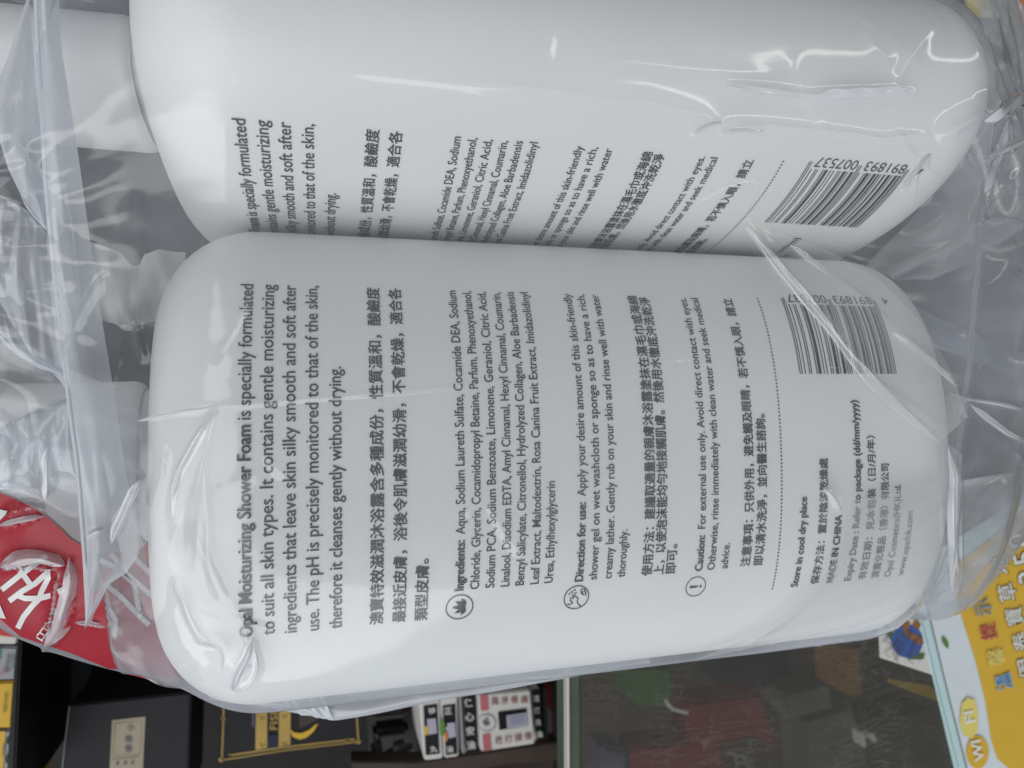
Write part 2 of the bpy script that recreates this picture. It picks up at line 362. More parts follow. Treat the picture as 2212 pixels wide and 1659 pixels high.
ux, uy = edge([(1980, -140), (2080, -60), (2140, 0), (2182, 32), (2212, 82), (2250, 170), (2330, 330), (2500, 600)], zr)
RAD = np.zeros((NX, NA)); sm = lambda a, b, x: (lambda t: t*t*(3-2*t))(min(1, max(0, (x-a)/(b-a))))
for i, X in enumerate(XS):
    sc = min(max(X, S0+.004), S1-.004)
    H = hull(np.concatenate([section(mw_low, sc, .0012), section(mw_up, sc, .0012)]))
    rad = poly_radial(H, CEN, ANG)
    t_ = np.linspace(0, 2*np.pi, 121)[:-1]
    def flat(y0, y1, z0, z1, n=2.4):
        c, s_ = np.cos(t_), np.sin(t_); rr = (np.abs(c)**n+np.abs(s_)**n)**(-1/n)
        return poly_radial(np.stack([(y0+y1)/2+rr*c*(y1-y0)/2, (z0+z1)/2+rr*s_*(z1-z0)/2], -1), CEN, ANG)
    if X < S0+.02:
        g = sm(S0+.012, S0-.028, X) if False else 1-sm(S0-.03, S0+.014, X)
        rad = rad*(1-g)+g*flat(np.interp(X, lx, ly), 0.095, 0.2005-.176, 0.2005-.1335)
    if X > S1-.03:
        g = sm(S1-.022, S1+.03, X); k = sm(S1, .215, X)
        zt = (0.2005-.122)*(1-k)+k*(0.2005-.158); zb = (0.2005-.195)*(1-k)+k*(0.2005-.172)
        rad = rad*(1-g)+g*flat(np.interp(X, rx, ry), max(np.interp(X, ux, uy), .03), zb, zt)
    if S0-.001 < X < S1+.001: rad = np.maximum(rad, poly_radial(H, CEN, ANG))
    RAD[i] = rad
def blur(A, sg, ax):
    k = np.arange(-int(3*sg), int(3*sg)+1); wv = np.exp(-.5*(k/sg)**2); wv /= wv.sum()
    pad = [(0, 0)]*A.ndim; pad[ax] = (len(k)//2,)*2
    Ap = np.pad(A, pad, mode='edge' if ax == 0 else 'wrap'); out = np.zeros_like(A)
    for j, ww in enumerate(wv): out += ww*np.take(Ap, range(j, j+A.shape[ax]), axis=ax)
    return out
RAD = np.maximum(blur(blur(RAD, 5, 0), 2, 1), 0.004)+.0006
_b = blur(RAD, 26, 0); _m = np.exp(-((XS-(S0-.010))/.020)**2)[:, None]; RAD = RAD*(1-_m)+np.maximum(_b, RAD*.93)*_m
def tube(RAD):
    return np.stack([np.repeat(XS[:, None], NA, 1), CEN[0]+RAD*np.cos(ANG), CEN[1]+RAD*np.sin(ANG)], -1)
FP = tube(RAD)
def project(P):
    Q = (P-EYE) @ B                                 # camera coordinates
    return 1106+FPX*Q[..., 0]/Q[..., 2], 829.5-FPX*Q[..., 1]/Q[..., 2]
PXX, PYY = project(FP)
GX = np.gradient(FP, axis=0); GA = np.gradient(FP, axis=1); NRM = np.cross(GX, GA); NRM /= np.linalg.norm(NRM, axis=-1)[..., None]+1e-12
outw = FP-np.array([0, CEN[0], CEN[1]])*np.array([0, 1, 1])-np.array([1, 0, 0])*FP
NRM *= np.sign((NRM*outw).sum(-1))[..., None]
top = ((EYE-FP)*NRM).sum(-1) > 0
DISP = np.zeros((NX, NA))
def crease(pts, h=.0008, wd=9, taper=True, side=0.0):
    """A sharp fold in the film running along pts: height h metres, width wd."""
    p = np.asarray(pts, float); best = np.full((NX, NA), 1e9); tt_ = np.zeros((NX, NA)); sg = np.zeros((NX, NA))
    L = np.concatenate([[0], np.cumsum(np.hypot(*np.diff(p, axis=0).T))]); mxd = wd*5
    box = (PXX > p[:, 0].min()-mxd) & (PXX < p[:, 0].max()+mxd) & (PYY > p[:, 1].min()-mxd) & (PYY < p[:, 1].max()+mxd) & top
    x, y = PXX[box], PYY[box]; bd = np.full(len(x), 1e9); bt = np.zeros(len(x)); bs = np.zeros(len(x))
    for k in range(len(p)-1):
        a, e = p[k], p[k+1]-p[k]; ll = e@e
        t = np.clip(((x-a[0])*e[0]+(y-a[1])*e[1])/ll, 0, 1); dx, dy = x-a[0]-t*e[0], y-a[1]-t*e[1]; d = np.hypot(dx, dy)
        m = d < bd; bd = np.where(m, d, bd); bt = np.where(m, (L[k]+t*math.sqrt(ll))/L[-1], bt); bs = np.where(m, np.sign(dx*e[1]-dy*e[0]), bs)
    env = np.clip(np.minimum(bt, 1-bt)*5, 0, 1)**.7 if taper else 1
    wloc = wd*(1+side*bs); 
    DISP[box] += h*env*np.exp(-(bd/wloc)**1.3)
CR = [
 ([(1606, 478), (1640, 525), (1690, 590), (1745, 655), (1795, 715), (1845, 785), (1900, 845), (1960, 900), (2030, 958)], .0016, 9, .4),
 ([(1700, 530), (1790, 590), (1860, 640), (1930, 705)], .0008, 8, -.3),
 ([(1925, 712), (1965, 743), (2017, 785), (2066, 838)], .0013, 8, .3),
 ([(1720, 870), (1800, 805), (1850, 800), (1930, 850), (2045, 935)], .0006, 9, .2),
 ([(2040, 850), (2100, 866), (2220, 885)], .0008, 7, 0),
 ([(2090, 868), (2130, 905), (2170, 935), (2225, 960)], .0012, 8, .3),
 ([(2100, 905), (2150, 945), (2215, 1005)], .0008, 10, 0),
 ([(2046, 960), (2054, 1035), (2050, 1090), (2050, 1180), (2056, 1285)], .0016, 7, .3),
 ([(2075, 1000), (2072, 1080), (2068, 1180), (2062, 1270)], .001, 7, 0),
 ([(2020, 300), (2070, 270), (2117, 243), (2150, 200)], .002, 22, 0),
 ([(2120, 262), (2160, 250), (2215, 205)], .002, 10, .3),
 ([(2172, 258), (2158, 330), (2120, 420), (2095, 480)], .0013, 8, .2),
 ([(2080, 500), (2140, 430), (2200, 360)], .0008, 14, 0),
 ([(2120, 345), (2180, 325), (2220, 300)], .0010, 8, 0),
 ([(2090, 480), (2150, 470), (2215, 478)], .0009, 7, 0),
 ([(1560, 186), (1617, 193), (1680, 200), (1742, 211), (1800, 207), (1900, 203), (1985, 199)], .0009, 8, .2),
 ([(1490, 292), (1520, 276), (1560, 264)], .0008, 7, 0),
 ([(1550, 290), (1590, 281), (1650, 280)], .0009, 7, 0),
 ([(1560, 268), (1729, 281), (1820, 290), (1905, 303), (2010, 290)], .0007, 9, .3),
 ([(1000, 195), (1200, 205), (1400, 225), (1560, 262)], .0005, 16, .3),
 ([(700, 150), (1000, 185), (1250, 200)], .0006, 22, .3),
 ([(1250, 120), (1500, 150), (1700, 165)], .0005, 22, 0),
 ([(1830, 20), (1900, 70), (1990, 140)], .0006, 14, 0),
 ([(1500, 460), (1580, 420), (1640, 400)], .0005, 10, 0),
 ([(1940, 420), (1985, 365), (2010, 330)], .0007, 8, 0),
 ([(299, 908), (380, 893), (469, 878), (650, 862), (870, 845), (1250, 810), (1600, 770)], .0003, 6, 0),
 ([(469, 878), (417, 958), (390, 1010), (378, 1052), (376, 1124)], .0009, 9, .3),
 ([(330, 1100), (352, 1030), (360, 960)], .0006, 9, 0),
 ([(503, 1489), (515, 1455), (541, 1413), (548, 1370)], .0012, 13, .3),
 ([(503, 1489), (540, 1470), (556, 1440), (550, 1405)], .0012, 10, .3),
 ([(440, 1470), (432, 1420), (400, 1380), (372, 1300)], .0010, 14, .3),
 ([(340, 1500), (390, 1440), (440, 1400), (482, 1398), (484, 1440)], .0010, 10, 0),
 ([(370, 1250), (400, 1330), (410, 1400)], .0006, 14, 0),
 ([(0, 1226), (50, 1214), (100, 1210), (150, 1222)], .0022, 12, .3),
 ([(152, 1200), (147, 1250), (135, 1300), (117, 1368), (97, 1398)], .0024, 10, .3),
 ([(170, 1290), (150, 1340), (120, 1385)], .0013, 7, 0),
 ([(0, 1136), (40, 1125), (104, 1112)], .0010, 7, 0),
 ([(0, 1110), (60, 1095), (100, 1090)], .0008, 9, 0),
 ([(185, 1165), (205, 1150), (236, 1137)], .0015, 9, 0),
 ([(30, 1000), (60, 950), (40, 900), (10, 880)], .0016, 10, 0),
 ([(0, 1040), (60, 1040), (100, 1060)], .0014, 12, 0),
 ([(100, 1080), (95, 1020), (105, 950), (130, 900)], .0012, 9, .2),
 ([(160, 1345), (200, 1345), (235, 1352)], .0008, 6, 0),
 ([(240, 1130), (290, 1060), (308, 1020)], .0010, 9, .2),
 ([(225, 1190), (250, 1130), (290, 1080)], .0007, 9, 0),
 ([(1100, 1050), (1060, 1090), (1090, 1150), (1140, 1210)], .0003, 20, 0),
 ([(1380, 1330), (1480, 1300), (1600, 1240)], .0005, 14, 0),
 ([(1600, 1400), (1700, 1330), (1790, 1250), (1830, 1150)], .0005, 12, 0),
 ([(1775, 1050), (1800, 1075), (1815, 1105)], .0009, 8, 0),
 ([(1860, 1210), (1960, 1150), (2040, 1090)], .0006, 12, 0),
 ([(560, 640), (520, 720), (470, 800)], .0004, 18, 0),
]
for pts, h, wd, sd in CR:
    c_ = np.mean(pts, axis=0); k_ = .55 if (320 < c_[0] < 600 and c_[1] > 1200) else (.45 if c_[1] < 170 and 600 < c_[0] < 2000 else 1.35)
    crease(pts, h*k_, wd*(.8 if k_ > 1 else 1.2), True, sd)
for k in range(34):                                 # faint random folds, mostly towards the ends of the bag
    cx = rng.choice([rng.uniform(0, 520), rng.uniform(1650, 2230), rng.uniform(300, 2100)]); cy = rng.uniform(20, 1450); a = rng.uniform(0, np.pi); l = rng.uniform(60, 220); bnd = rng.uniform(-.4, .4)
    t = np.linspace(-.5, .5, 5); p = np.stack([cx+l*t*np.cos(a+bnd*t), cy+l*t*np.sin(a+bnd*t)], -1)
    crease(p, rng.uniform(.00015, .0005), rng.uniform(6, 18))
nz = blur(blur(rng.normal(size=(NX, NA)), 24, 0), 13, 1); nz /= nz.std()
endw = np.clip(np.maximum((S0+.004-XS)/.03, (XS-.128)/.03), 0, 1)[:, None]
DISP += nz*(.000035+.0011*endw)
nz2 = blur(blur(rng.normal(size=(NX, NA)), 8, 0), 6, 1); nz2 /= nz2.std()
DISP += nz2*(.000010+.00022*endw)
FILM = FP+NRM*DISP[..., None]
bag = empty('plastic_bag', (0.05, 0.02, 0.0), 'clear plastic carrier bag with red print, wrapped round the two white bottles', 'bag')
def bag_part(o): return keep(o, bag)
bag_part(grid_mesh('film', FILM, M['film'], wrap=True))
def film_z(x, y):                                   # height of the film's top side near (x, y)
    i = int(np.clip(np.searchsorted(XS, x), 1, NX-1)); row = FILM[i]; m = row[:, 2] > CEN[1]-.02
    o = np.argsort(row[m, 1]); return float(np.interp(y, row[m, 1][o], row[m, 2][o]))

def sheet(name, left, right, depth, mat, lip=0.0, bulge=0.0, n=22, wob=.0006, lump=0.0):
    """A strip of film between two edges (photo points at the strip's own distance), rolled over at its first edge."""
    left, right = np.array(left, float), np.array(right, float); K = 80
    def res(p):
        l = np.concatenate([[0], np.cumsum(np.hypot(*np.diff(p, axis=0).T))]); t = np.linspace(0, l[-1], K); return np.stack([np.interp(t, l, p[:, 0]), np.interp(t, l, p[:, 1])], -1)
    left, right = res(left), res(right); z = 0.2005-depth; rows = []
    wv = blur(rng.normal(size=(K, 1)), 5, 0)[:, 0]; wv /= abs(wv).max()+1e-9
    wn = blur(blur(rng.normal(size=(K, n+8)), 4, 0), 3, 1); wn /= wn.std()
    for k in range(K):
        a = at(*left[k], z+wob*wv[k]); b = at(*right[k], z-.0005)
        d = b-a; L = np.linalg.norm(d)+1e-9; d = d/L; row = []
        if lip:
            for t in np.linspace(math.pi*1.5, math.pi*.5, 8): row.append(a+d*(lip+lip*math.cos(t))+np.array([0, 0, lip*math.sin(t)]))
            st = a+d*lip+np.array([0, 0, lip])
        else: st = a
        for t in np.linspace(0, 1, n): row.append(st*(1-t)+b*t+np.array([0, 0, bulge*math.sin(math.pi*t)]))
        row = np.array(row); row[:, 2] += lump*wn[k, :len(row)]
        rows.append(row)
    return bag_part(grid_mesh(name, np.array(rows), mat))
from mathutils.bvhtree import BVHTree
_F = FILM[::3, ::2]; _n, _m = _F.shape[:2]
_i, _j = np.meshgrid(np.arange(_n-1), np.arange(_m), indexing='ij'); _k = (_j+1) % _m
BVH_ALL = BVHTree.FromPolygons([tuple(v) for v in _F.reshape(-1, 3).tolist()], np.stack([_i*_m+_j, (_i+1)*_m+_j, (_i+1)*_m+_k, _i*_m+_k], -1).reshape(-1, 4).tolist())
def pleat(pts, wd=.0009, h=.0011):
    p = np.array(pts, float); l = np.concatenate([[0], np.cumsum(np.hypot(*np.diff(p, axis=0).T))]); K = max(12, int(l[-1]/7)); t = np.linspace(0, l[-1], K)
    p = np.stack([np.interp(t, l, p[:, 0]), np.interp(t, l, p[:, 1])], -1); jit = blur(rng.normal(size=(K, 2)), 2.5, 0); p = p+jit/(abs(jit).max()+1e-9)*2.2
    W, Nn = [], []
    for q in p:
        d = Vector(ray(*q)).normalized(); hit, n_, _, _ = BVH_ALL.ray_cast(Vector(EYE), d)
        if hit is None: continue
        if n_.dot(d) > 0: n_ = -n_
        W.append(hit); Nn.append(n_)
    if len(W) < 4: return
    W, Nn = np.array(W), np.array(Nn); W = blur(np.concatenate([W[:1]]*4+[W]+[W[-1:]]*4), 1.5, 0)[4:-4]; Nn = blur(Nn, 2, 0)
    T = np.gradient(W, axis=0); T /= np.linalg.norm(T, axis=1)[:, None]; Sd = np.cross(Nn, T); Sd /= np.linalg.norm(Sd, axis=1)[:, None]
    K = len(W); env = np.clip(np.minimum(np.arange(K), K-1-np.arange(K))/(K*.22), .04, 1)**.8; va_ = blur(rng.normal(size=(K, 1)), 4, 0)[:, 0]; env = env*(1+.35*va_/(abs(va_).max()+1e-9))
    rows = []
    for c_, s_ in [(-1, 0), (-.55, .45), (-.2, .9), (.1, 1), (.45, .8), (.9, .45), (1.5, .12), (2.2, 0)]:
        rows.append(W+Sd*(c_*wd/2*env)[:, None]+Nn*(.0004+s_*h*env)[:, None])
    bag_part(grid_mesh('pleat', np.stack(rows, 1), M['pleat']))
for pts, wd, h in [
 ([(1606, 478), (1640, 525), (1690, 590), (1745, 655), (1795, 715), (1845, 785), (1900, 845), (1960, 900), (2030, 958)], .0011, .0010),
 ([(1700, 530), (1745, 560), (1790, 592)], .0006, .0005), ([(1925, 712), (1965, 743), (2017, 785), (2066, 838)], .0007, .0008), ([(2090, 868), (2130, 905), (2170, 935), (2225, 960)], .0009, .0009),
 ([(2040, 850), (2100, 866), (2220, 885)], .0005, .0004), ([(2046, 960), (2054, 1035), (2050, 1090), (2050, 1180), (2056, 1285)], .0012, .0010), ([(2120, 262), (2160, 250), (2215, 205)], .0024, .0014),
 ([(2172, 258), (2158, 330), (2120, 420)], .0012, .0009), ([(1560, 186), (1617, 193), (1680, 200), (1742, 211)], .0006, .0006), ([(1742, 211), (1860, 205), (1985, 198)], .0014, .0005),
 ([(1490, 292), (1520, 276), (1560, 264)], .0006, .0006), ([(1550, 290), (1590, 281), (1650, 280)], .0006, .0006), ([(1940, 420), (1985, 365), (2012, 330)], .0007, .0006), ([(2130, 340), (2175, 325), (2220, 300)], .0008, .0006),
 ([(469, 878), (417, 958), (390, 1010), (378, 1052), (376, 1124)], .0007, .0005), ([(503, 1489), (515, 1455), (541, 1413), (548, 1372)], .0009, .0008), ([(503, 1489), (540, 1470), (556, 1440), (550, 1395)], .0008, .0007),
 ([(372, 1250), (400, 1330), (430, 1390), (480, 1398), (484, 1450)], .0009, .0006), ([(0, 1226), (50, 1214), (100, 1210), (148, 1222)], .0016, .0010), ([(152, 1200), (147, 1250), (135, 1300), (117, 1368), (97, 1398)], .0017, .0011),
 ([(0, 1136), (40, 1125), (104, 1112)], .0006, .0006), ([(184, 1166), (205, 1150), (236, 1137)], .0010, .0006), ([(160, 1345), (200, 1345), (235, 1352)], .0006, .0005), ([(240, 1180), (270, 1110), (306, 1030)], .0008, .0006),
 ([(1775, 1050), (1800, 1075), (1815, 1105)], .0008, .0006), ([(299, 908), (380, 893), (469, 878)], .0004, .0003), ([(100, 1085), (96, 1030), (104, 960)], .0007, .0007)]: pleat(pts, wd, h)
def veil(left, right, mat, lift=.0012, n=26, K=70):
    def res(p):
        p = np.array(p, float); l = np.concatenate([[0], np.cumsum(np.hypot(*np.diff(p, axis=0).T))]); t = np.linspace(0, l[-1], K); return np.stack([np.interp(t, l, p[:, 0]), np.interp(t, l, p[:, 1])], -1)
    a, b = res(left), res(right); P = np.zeros((K, n, 3)); last = None; wn = blur(blur(rng.normal(size=(K, n)), 5, 0), 3, 1); wn /= abs(wn).max()
    for k in range(K):
        for m, t in enumerate(np.linspace(0, 1, n)):
            q = a[k]*(1-t)+b[k]*t; d = Vector(ray(*q)).normalized(); hit, n_, _, _ = BVH_ALL.ray_cast(Vector(EYE), d)
            hit = hit or Vector(last); last = hit; P[k, m] = np.array(hit-d*float(lift+lift*.6*wn[k, m]))
    for c in range(3): P[..., c] = blur(np.pad(P[..., c], ((6, 6), (0, 0)), mode='reflect', reflect_type='odd'), 1.5, 0)[6:-6]
    bag_part(grid_mesh('veil_fold', P, mat))
veil([(1606, 480), (1690, 588), (1795, 713), (1900, 843), (1960, 898), (2030, 956)], [(1690, 505), (1800, 545), (1900, 605), (1985, 690), (2050, 790), (2090, 900)], M['veil'])
veil([(1500, 1425), (1640, 1370), (1750, 1290), (1815, 1190), (1850, 1080)], [(1700, 1385), (1880, 1345), (1985, 1300), (2035, 1180), (2030, 1040)], M['veil'])
veil([(360, 1200), (385, 1270), (420, 1340), (500, 1440)], [(470, 880), (440, 1000), (455, 1200), (540, 1380)], M['veil'], .0009)
# the doubled hem that runs down across both caps
sheet('hem_fold', [(72, -20), (85, 250), (92, 400), (100, 480), (115, 620), (130, 750), (146, 880), (160, 980), (170, 1100), (178, 1200), (182, 1290), (184, 1348)],
      [(126, -20), (132, 100), (163, 290), (178, 400), (205, 600), (238, 790), (268, 990), (296, 1150), (300, 1200), (270, 1240), (235, 1262), (188, 1352)], .129, M['fold'], .0009, .0012, 26, .0004, .00018)
sheet('loose_fold', [(-20, 270), (0, 309), (18, 364), (36, 404), (55, 444), (73, 469), (109, 509), (116, 560)], [(60, -20), (85, 250), (92, 400), (96, 440), (100, 470), (104, 490), (113, 505), (117, 556)], .1315, M['fold'], .0005, .001, 20, .0004, .0002)
sheet('loose_fold', [(-20, 415), (0, 420), (30, 437), (60, 455), (90, 490), (112, 520)], [(-20, 640), (0, 655), (40, 720), (80, 780), (120, 815), (150, 850)], .1325, M['fold'], .0005, .0015, 20, .0004, .0003)
sheet('loose_fold', [(-20, 610), (20, 680), (70, 760), (140, 800)], [(-20, 720), (10, 745), (70, 790), (138, 815)], .1335, M['fold'], .0004, .001, 14, .0004, .0003)
sheet('loose_fold', [(-20, 930), (40, 905), (110, 870), (150, 860)], [(-20, 1060), (50, 1050), (110, 1060), (168, 1040)], .1330, M['fold'], .0005, .0016, 18, .0004, .0005)
sheet('inner_fold', [(190, 520), (232, 535), (262, 548), (285, 574), (300, 572), (312, 550), (345, 540), (400, 545)], [(210, 690), (250, 700), (268, 714), (284, 715), (296, 702), (318, 698), (350, 690), (400, 690)], .172, M['white_fold'], 0, .001, 18, .0002, .0003)
sheet('gusset', [(150, 250), (170, 400), (200, 700), (240, 900), (280, 1250)], [(480, 250), (480, 400), (480, 700), (480, 900), (480, 1250)], .178, M['thin_gusset'], 0, .001, 24, .0006, .0008)
sheet('gusset', [(1700, 640), (1850, 540), (1960, 440), (2040, 250), (2080, 20)], [(2300, 860), (2320, 700), (2340, 560), (2360, 400), (2330, 100)], .176, M['gusset'], 0, .001, 30, .0006, .0012)
sheet('gusset', [(1860, 580), (1960, 480), (2050, 360), (2110, 200), (2120, -40)], [(1985, 610), (2120, 560), (2230, 470), (2300, 300), (2300, 60)], .1745, M['milky'], 0, .001, 30, .0006, .0012)
sheet('gusset', [(1950, 650), (1990, 800), (2000, 1000), (1990, 1180), (1960, 1325)], [(2310, 800), (2300, 900), (2240, 1000), (2180, 1150), (2062, 1284)], .1735, M['gusset'], 0, .001, 30, .0006, .0012)
sheet('gusset', [(2062, 1040), (2066, 1120), (2066, 1200), (2060, 1284)], [(2250, 1010), (2240, 1070), (2216, 1130), (2066, 1286)], .1705, M['milky'], 0, .0006, 20, .0004, .0006)
sheet('loose_fold', [(212, 1280), (228, 1300), (240, 1399), (264, 1452)], [(300, 1140), (332, 1290), (352, 1400), (390, 1484)], .150, M['milky'], .0004, .001, 20, .0003, .0004)
sheet('loose_fold', [(-20, 690), (-20, 800), (-20, 900), (-20, 1066)], [(150, 800), (250, 838), (306, 900), (316, 1160)], .1345, M['milky'], 0, .0008, 24, .0004, .0005)
# the slack side hanging below the flat bottle
sheet('side_fold', [(450, 1498), (560, 1500), (640, 1500), (700, 1500), (900, 1480), (1060, 1462), (1230, 1440), (1400, 1415)], [(455, 1509), (560, 1527), (640, 1542), (722, 1557), (900, 1523), (1060, 1495), (1222, 1467), (1400, 1432)], .160, M['fold'], 0, .0012, 16, .0004, .0003)
sheet('side_fold', [(600, 1500), (650, 1500), (700, 1502)], [(650, 1545), (700, 1552), (722, 1557)], .159, M['fold'], .0003, .001, 12, .0003, .0002)
sheet('corner_fold', [(2046, 960), (2052, 1060), (2048, 1130), (2050, 1220), (2056, 1288)], [(2076, 985), (2072, 1080), (2066, 1150), (2064, 1230), (2060, 1286)], .1585, M['fold'], .0006, .0006, 10, .0003, .0002)

# printed red emblem, lying on the film
from mathutils.bvhtree import BVHTree
_i, _j = np.meshgrid(np.arange(NX-1), np.arange(NA), indexing='ij'); _k = (_j+1) % NA
_q = np.stack([_i*NA+_j, (_i+1)*NA+_j, (_i+1)*NA+_k, _i*NA+_k], -1).reshape(-1, 4)
_near = np.repeat(XS[:-1] < .0, NA)
BVH = BVHTree.FromPolygons([tuple(map(float, v)) for v in FILM.reshape(-1, 3)], [tuple(map(int, q)) for q in _q[_near]])
def on_film(name, polys, mat, lift, z=None):
    me = bpy.data.meshes.new(name); bm = bmesh.new(); D0 = 0.2005-.134
    for poly in polys: bm.faces.new([bm.verts.new((*at(px, py, D0)[:2], 0)) for px, py in poly])
    bmesh.ops.triangulate(bm, faces=bm.faces[:])
    for _ in range(7):
        ed = [e for e in bm.edges if e.calc_length() > .0014]
        if not ed: break
        bmesh.ops.subdivide_edges(bm, edges=ed, cuts=1); bmesh.ops.triangulate(bm, faces=bm.faces[:])
    dead = []
    for v in bm.verts:
        d = Vector((v.co.x, v.co.y, D0))-Vector(EYE); d.normalize(); hit = None
        if z is None:
            hit = BVH.ray_cast(Vector(EYE), d)[0]
            if hit is None: dead.append(v); continue
            v.co = hit-d*lift
        else: v.co = Vector(EYE)+d*((z+lift-EYE[2])/d.z)
    bmesh.ops.delete(bm, geom=dead, context='VERTS')
    for f_ in bm.faces: f_.smooth = True
    bm.normal_update(); bm.to_mesh(me); bm.free()
    return bag_part(link(name, me, mat))
def ribbon(pts, wd):
    V, Fs = stroke(np.asarray(pts, float), wd); n = len(pts); return [tuple(V[i]) for i in range(n)]+[tuple(V[i]) for i in range(2*n-1, n-1, -1)]
c2 = lambda x, y: (x*.2315, 1014.9+y*.2315)
red_poly = [(-30, 1050), (0, 1064.7), (30, 1077), (67, 1093.6), (102, 1117), (130, 1142), (150.5, 1163), (178, 1180), (190, 1240), (193, 1281), (220, 1272), (224, 1300), (229, 1350), (236, 1399), (248, 1435), (262, 1456), (153, 1411), (45, 1376), (0, 1337), (-30, 1322)]
on_film('red_emblem', [red_poly], M['red'], .00035)
glyph = [[c2(15, 1120), c2(165, 1000), c2(300, 900), c2(440, 800)], [c2(85, 1225), c2(210, 1130), c2(330, 1060), c2(450, 950)], [c2(440, 930), c2(450, 1010), c2(390, 1130), c2(370, 1190)],
         [c2(600, 1110), c2(480, 1170), c2(370, 1200), c2(230, 1200), c2(140, 1160)], [c2(400, 1170), c2(300, 1270), c2(220, 1370), c2(165, 1480)], [c2(170, 920), c2(240, 1010), c2(290, 1080)]]
on_film('white_lettering', [ribbon(g, 12) for g in glyph]+[[c2(-60, 1250), c2(0, 1260), c2(55, 1390), c2(-20, 1380)], [c2(-60, 360), c2(0, 370), c2(70, 385), c2(50, 420), c2(-20, 490)]]
        + [ribbon([c2(340+k*26, 1560-k*45), c2(400+k*24, 1600-k*50)], 3.2) for k in range(5)]+[ribbon([c2(345, 1550), c2(430, 1440), c2(470, 1420)], 3), ribbon([c2(390, 1590), c2(470, 1480)], 3)], M['pink'], .0006)
zin = 0.2005-.171
on_film('red_emblem', [[(236, 1178), (262, 1150), (300, 1142), (324, 1163), (326, 1240), (333, 1293), (346, 1350), (359, 1399), (392, 1480), (330, 1470), (258, 1452), (226, 1392), (214, 1340), (208, 1280)]], M['red'], 0, z=zin)
c4 = [[(215, 1210), (250, 1225), (290, 1262), (300, 1320)], [(240, 1196), (272, 1238), (330, 1288)], [(266, 1180), (300, 1215), (326, 1240)], [(228, 1262), (262, 1290), (300, 1330), (322, 1350)], [(232, 1310), (250, 1340), (246, 1380)]]
on_film('white_lettering', [ribbon(g, 11) for g in c4], M['pink'], .0004, z=zin)

# ------------------------------------------------------------------ counter, shelf and the goods below
def prism(name, poly, depth, thick, mat, parent=None, bev=.0006):
    me = bpy.data.meshes.new(name); bm = bmesh.new(); z = 0.2005-depth
    P = [at(px, py, z) for px, py in poly]
    a = [bm.verts.new(p) for p in P]; b = [bm.verts.new(p-np.array([0, 0, thick])) for p in P]
    bm.faces.new(a); bm.faces.new(b[::-1]); n = len(a)
    for i in range(n): bm.faces.new((a[i], b[i], b[(i+1) % n], a[(i+1) % n]))
    bmesh.ops.recalc_face_normals(bm, faces=bm.faces[:])
    if bev: bmesh.ops.bevel(bm, geom=bm.edges[:], offset=bev, segments=2, affect='EDGES')
    bm.to_mesh(me); bm.free(); o = link(name, me, mat)
    return keep(o, parent) if parent else o
def plate(name, polys, depth, mat, parent, lift=.0002):
    V, Fs = [], []
    for poly in polys:
        k = len(V); V += [at(px, py, 0.2005-depth+lift) for px, py in poly]; Fs.append(tuple(range(k, len(V))))
    return keep(mesh(name, V, Fs, mat), parent)
def words(name, s, p0, p1, h, depth, mat, parent, lift=.0003, bold=.006, up=None):
    """Lettering whose baseline runs from p0 to p1 (photo points on the surface at this depth), h tall."""
    V, Fs, W = line_geo([(s, bold)]); p0, p1 = np.array(p0, float), np.array(p1, float); e = p1-p0
    n = np.array([e[1], -e[0]])/np.linalg.norm(e) if up is None else np.array(up, float)
    H = V[:, 1].max()
    Q = [at(*(p0+e*(x/W)+n*(y/H*h)), 0.2005-depth+lift) for x, y in V]
    return keep(mesh(name, Q, Fs, mat), parent)
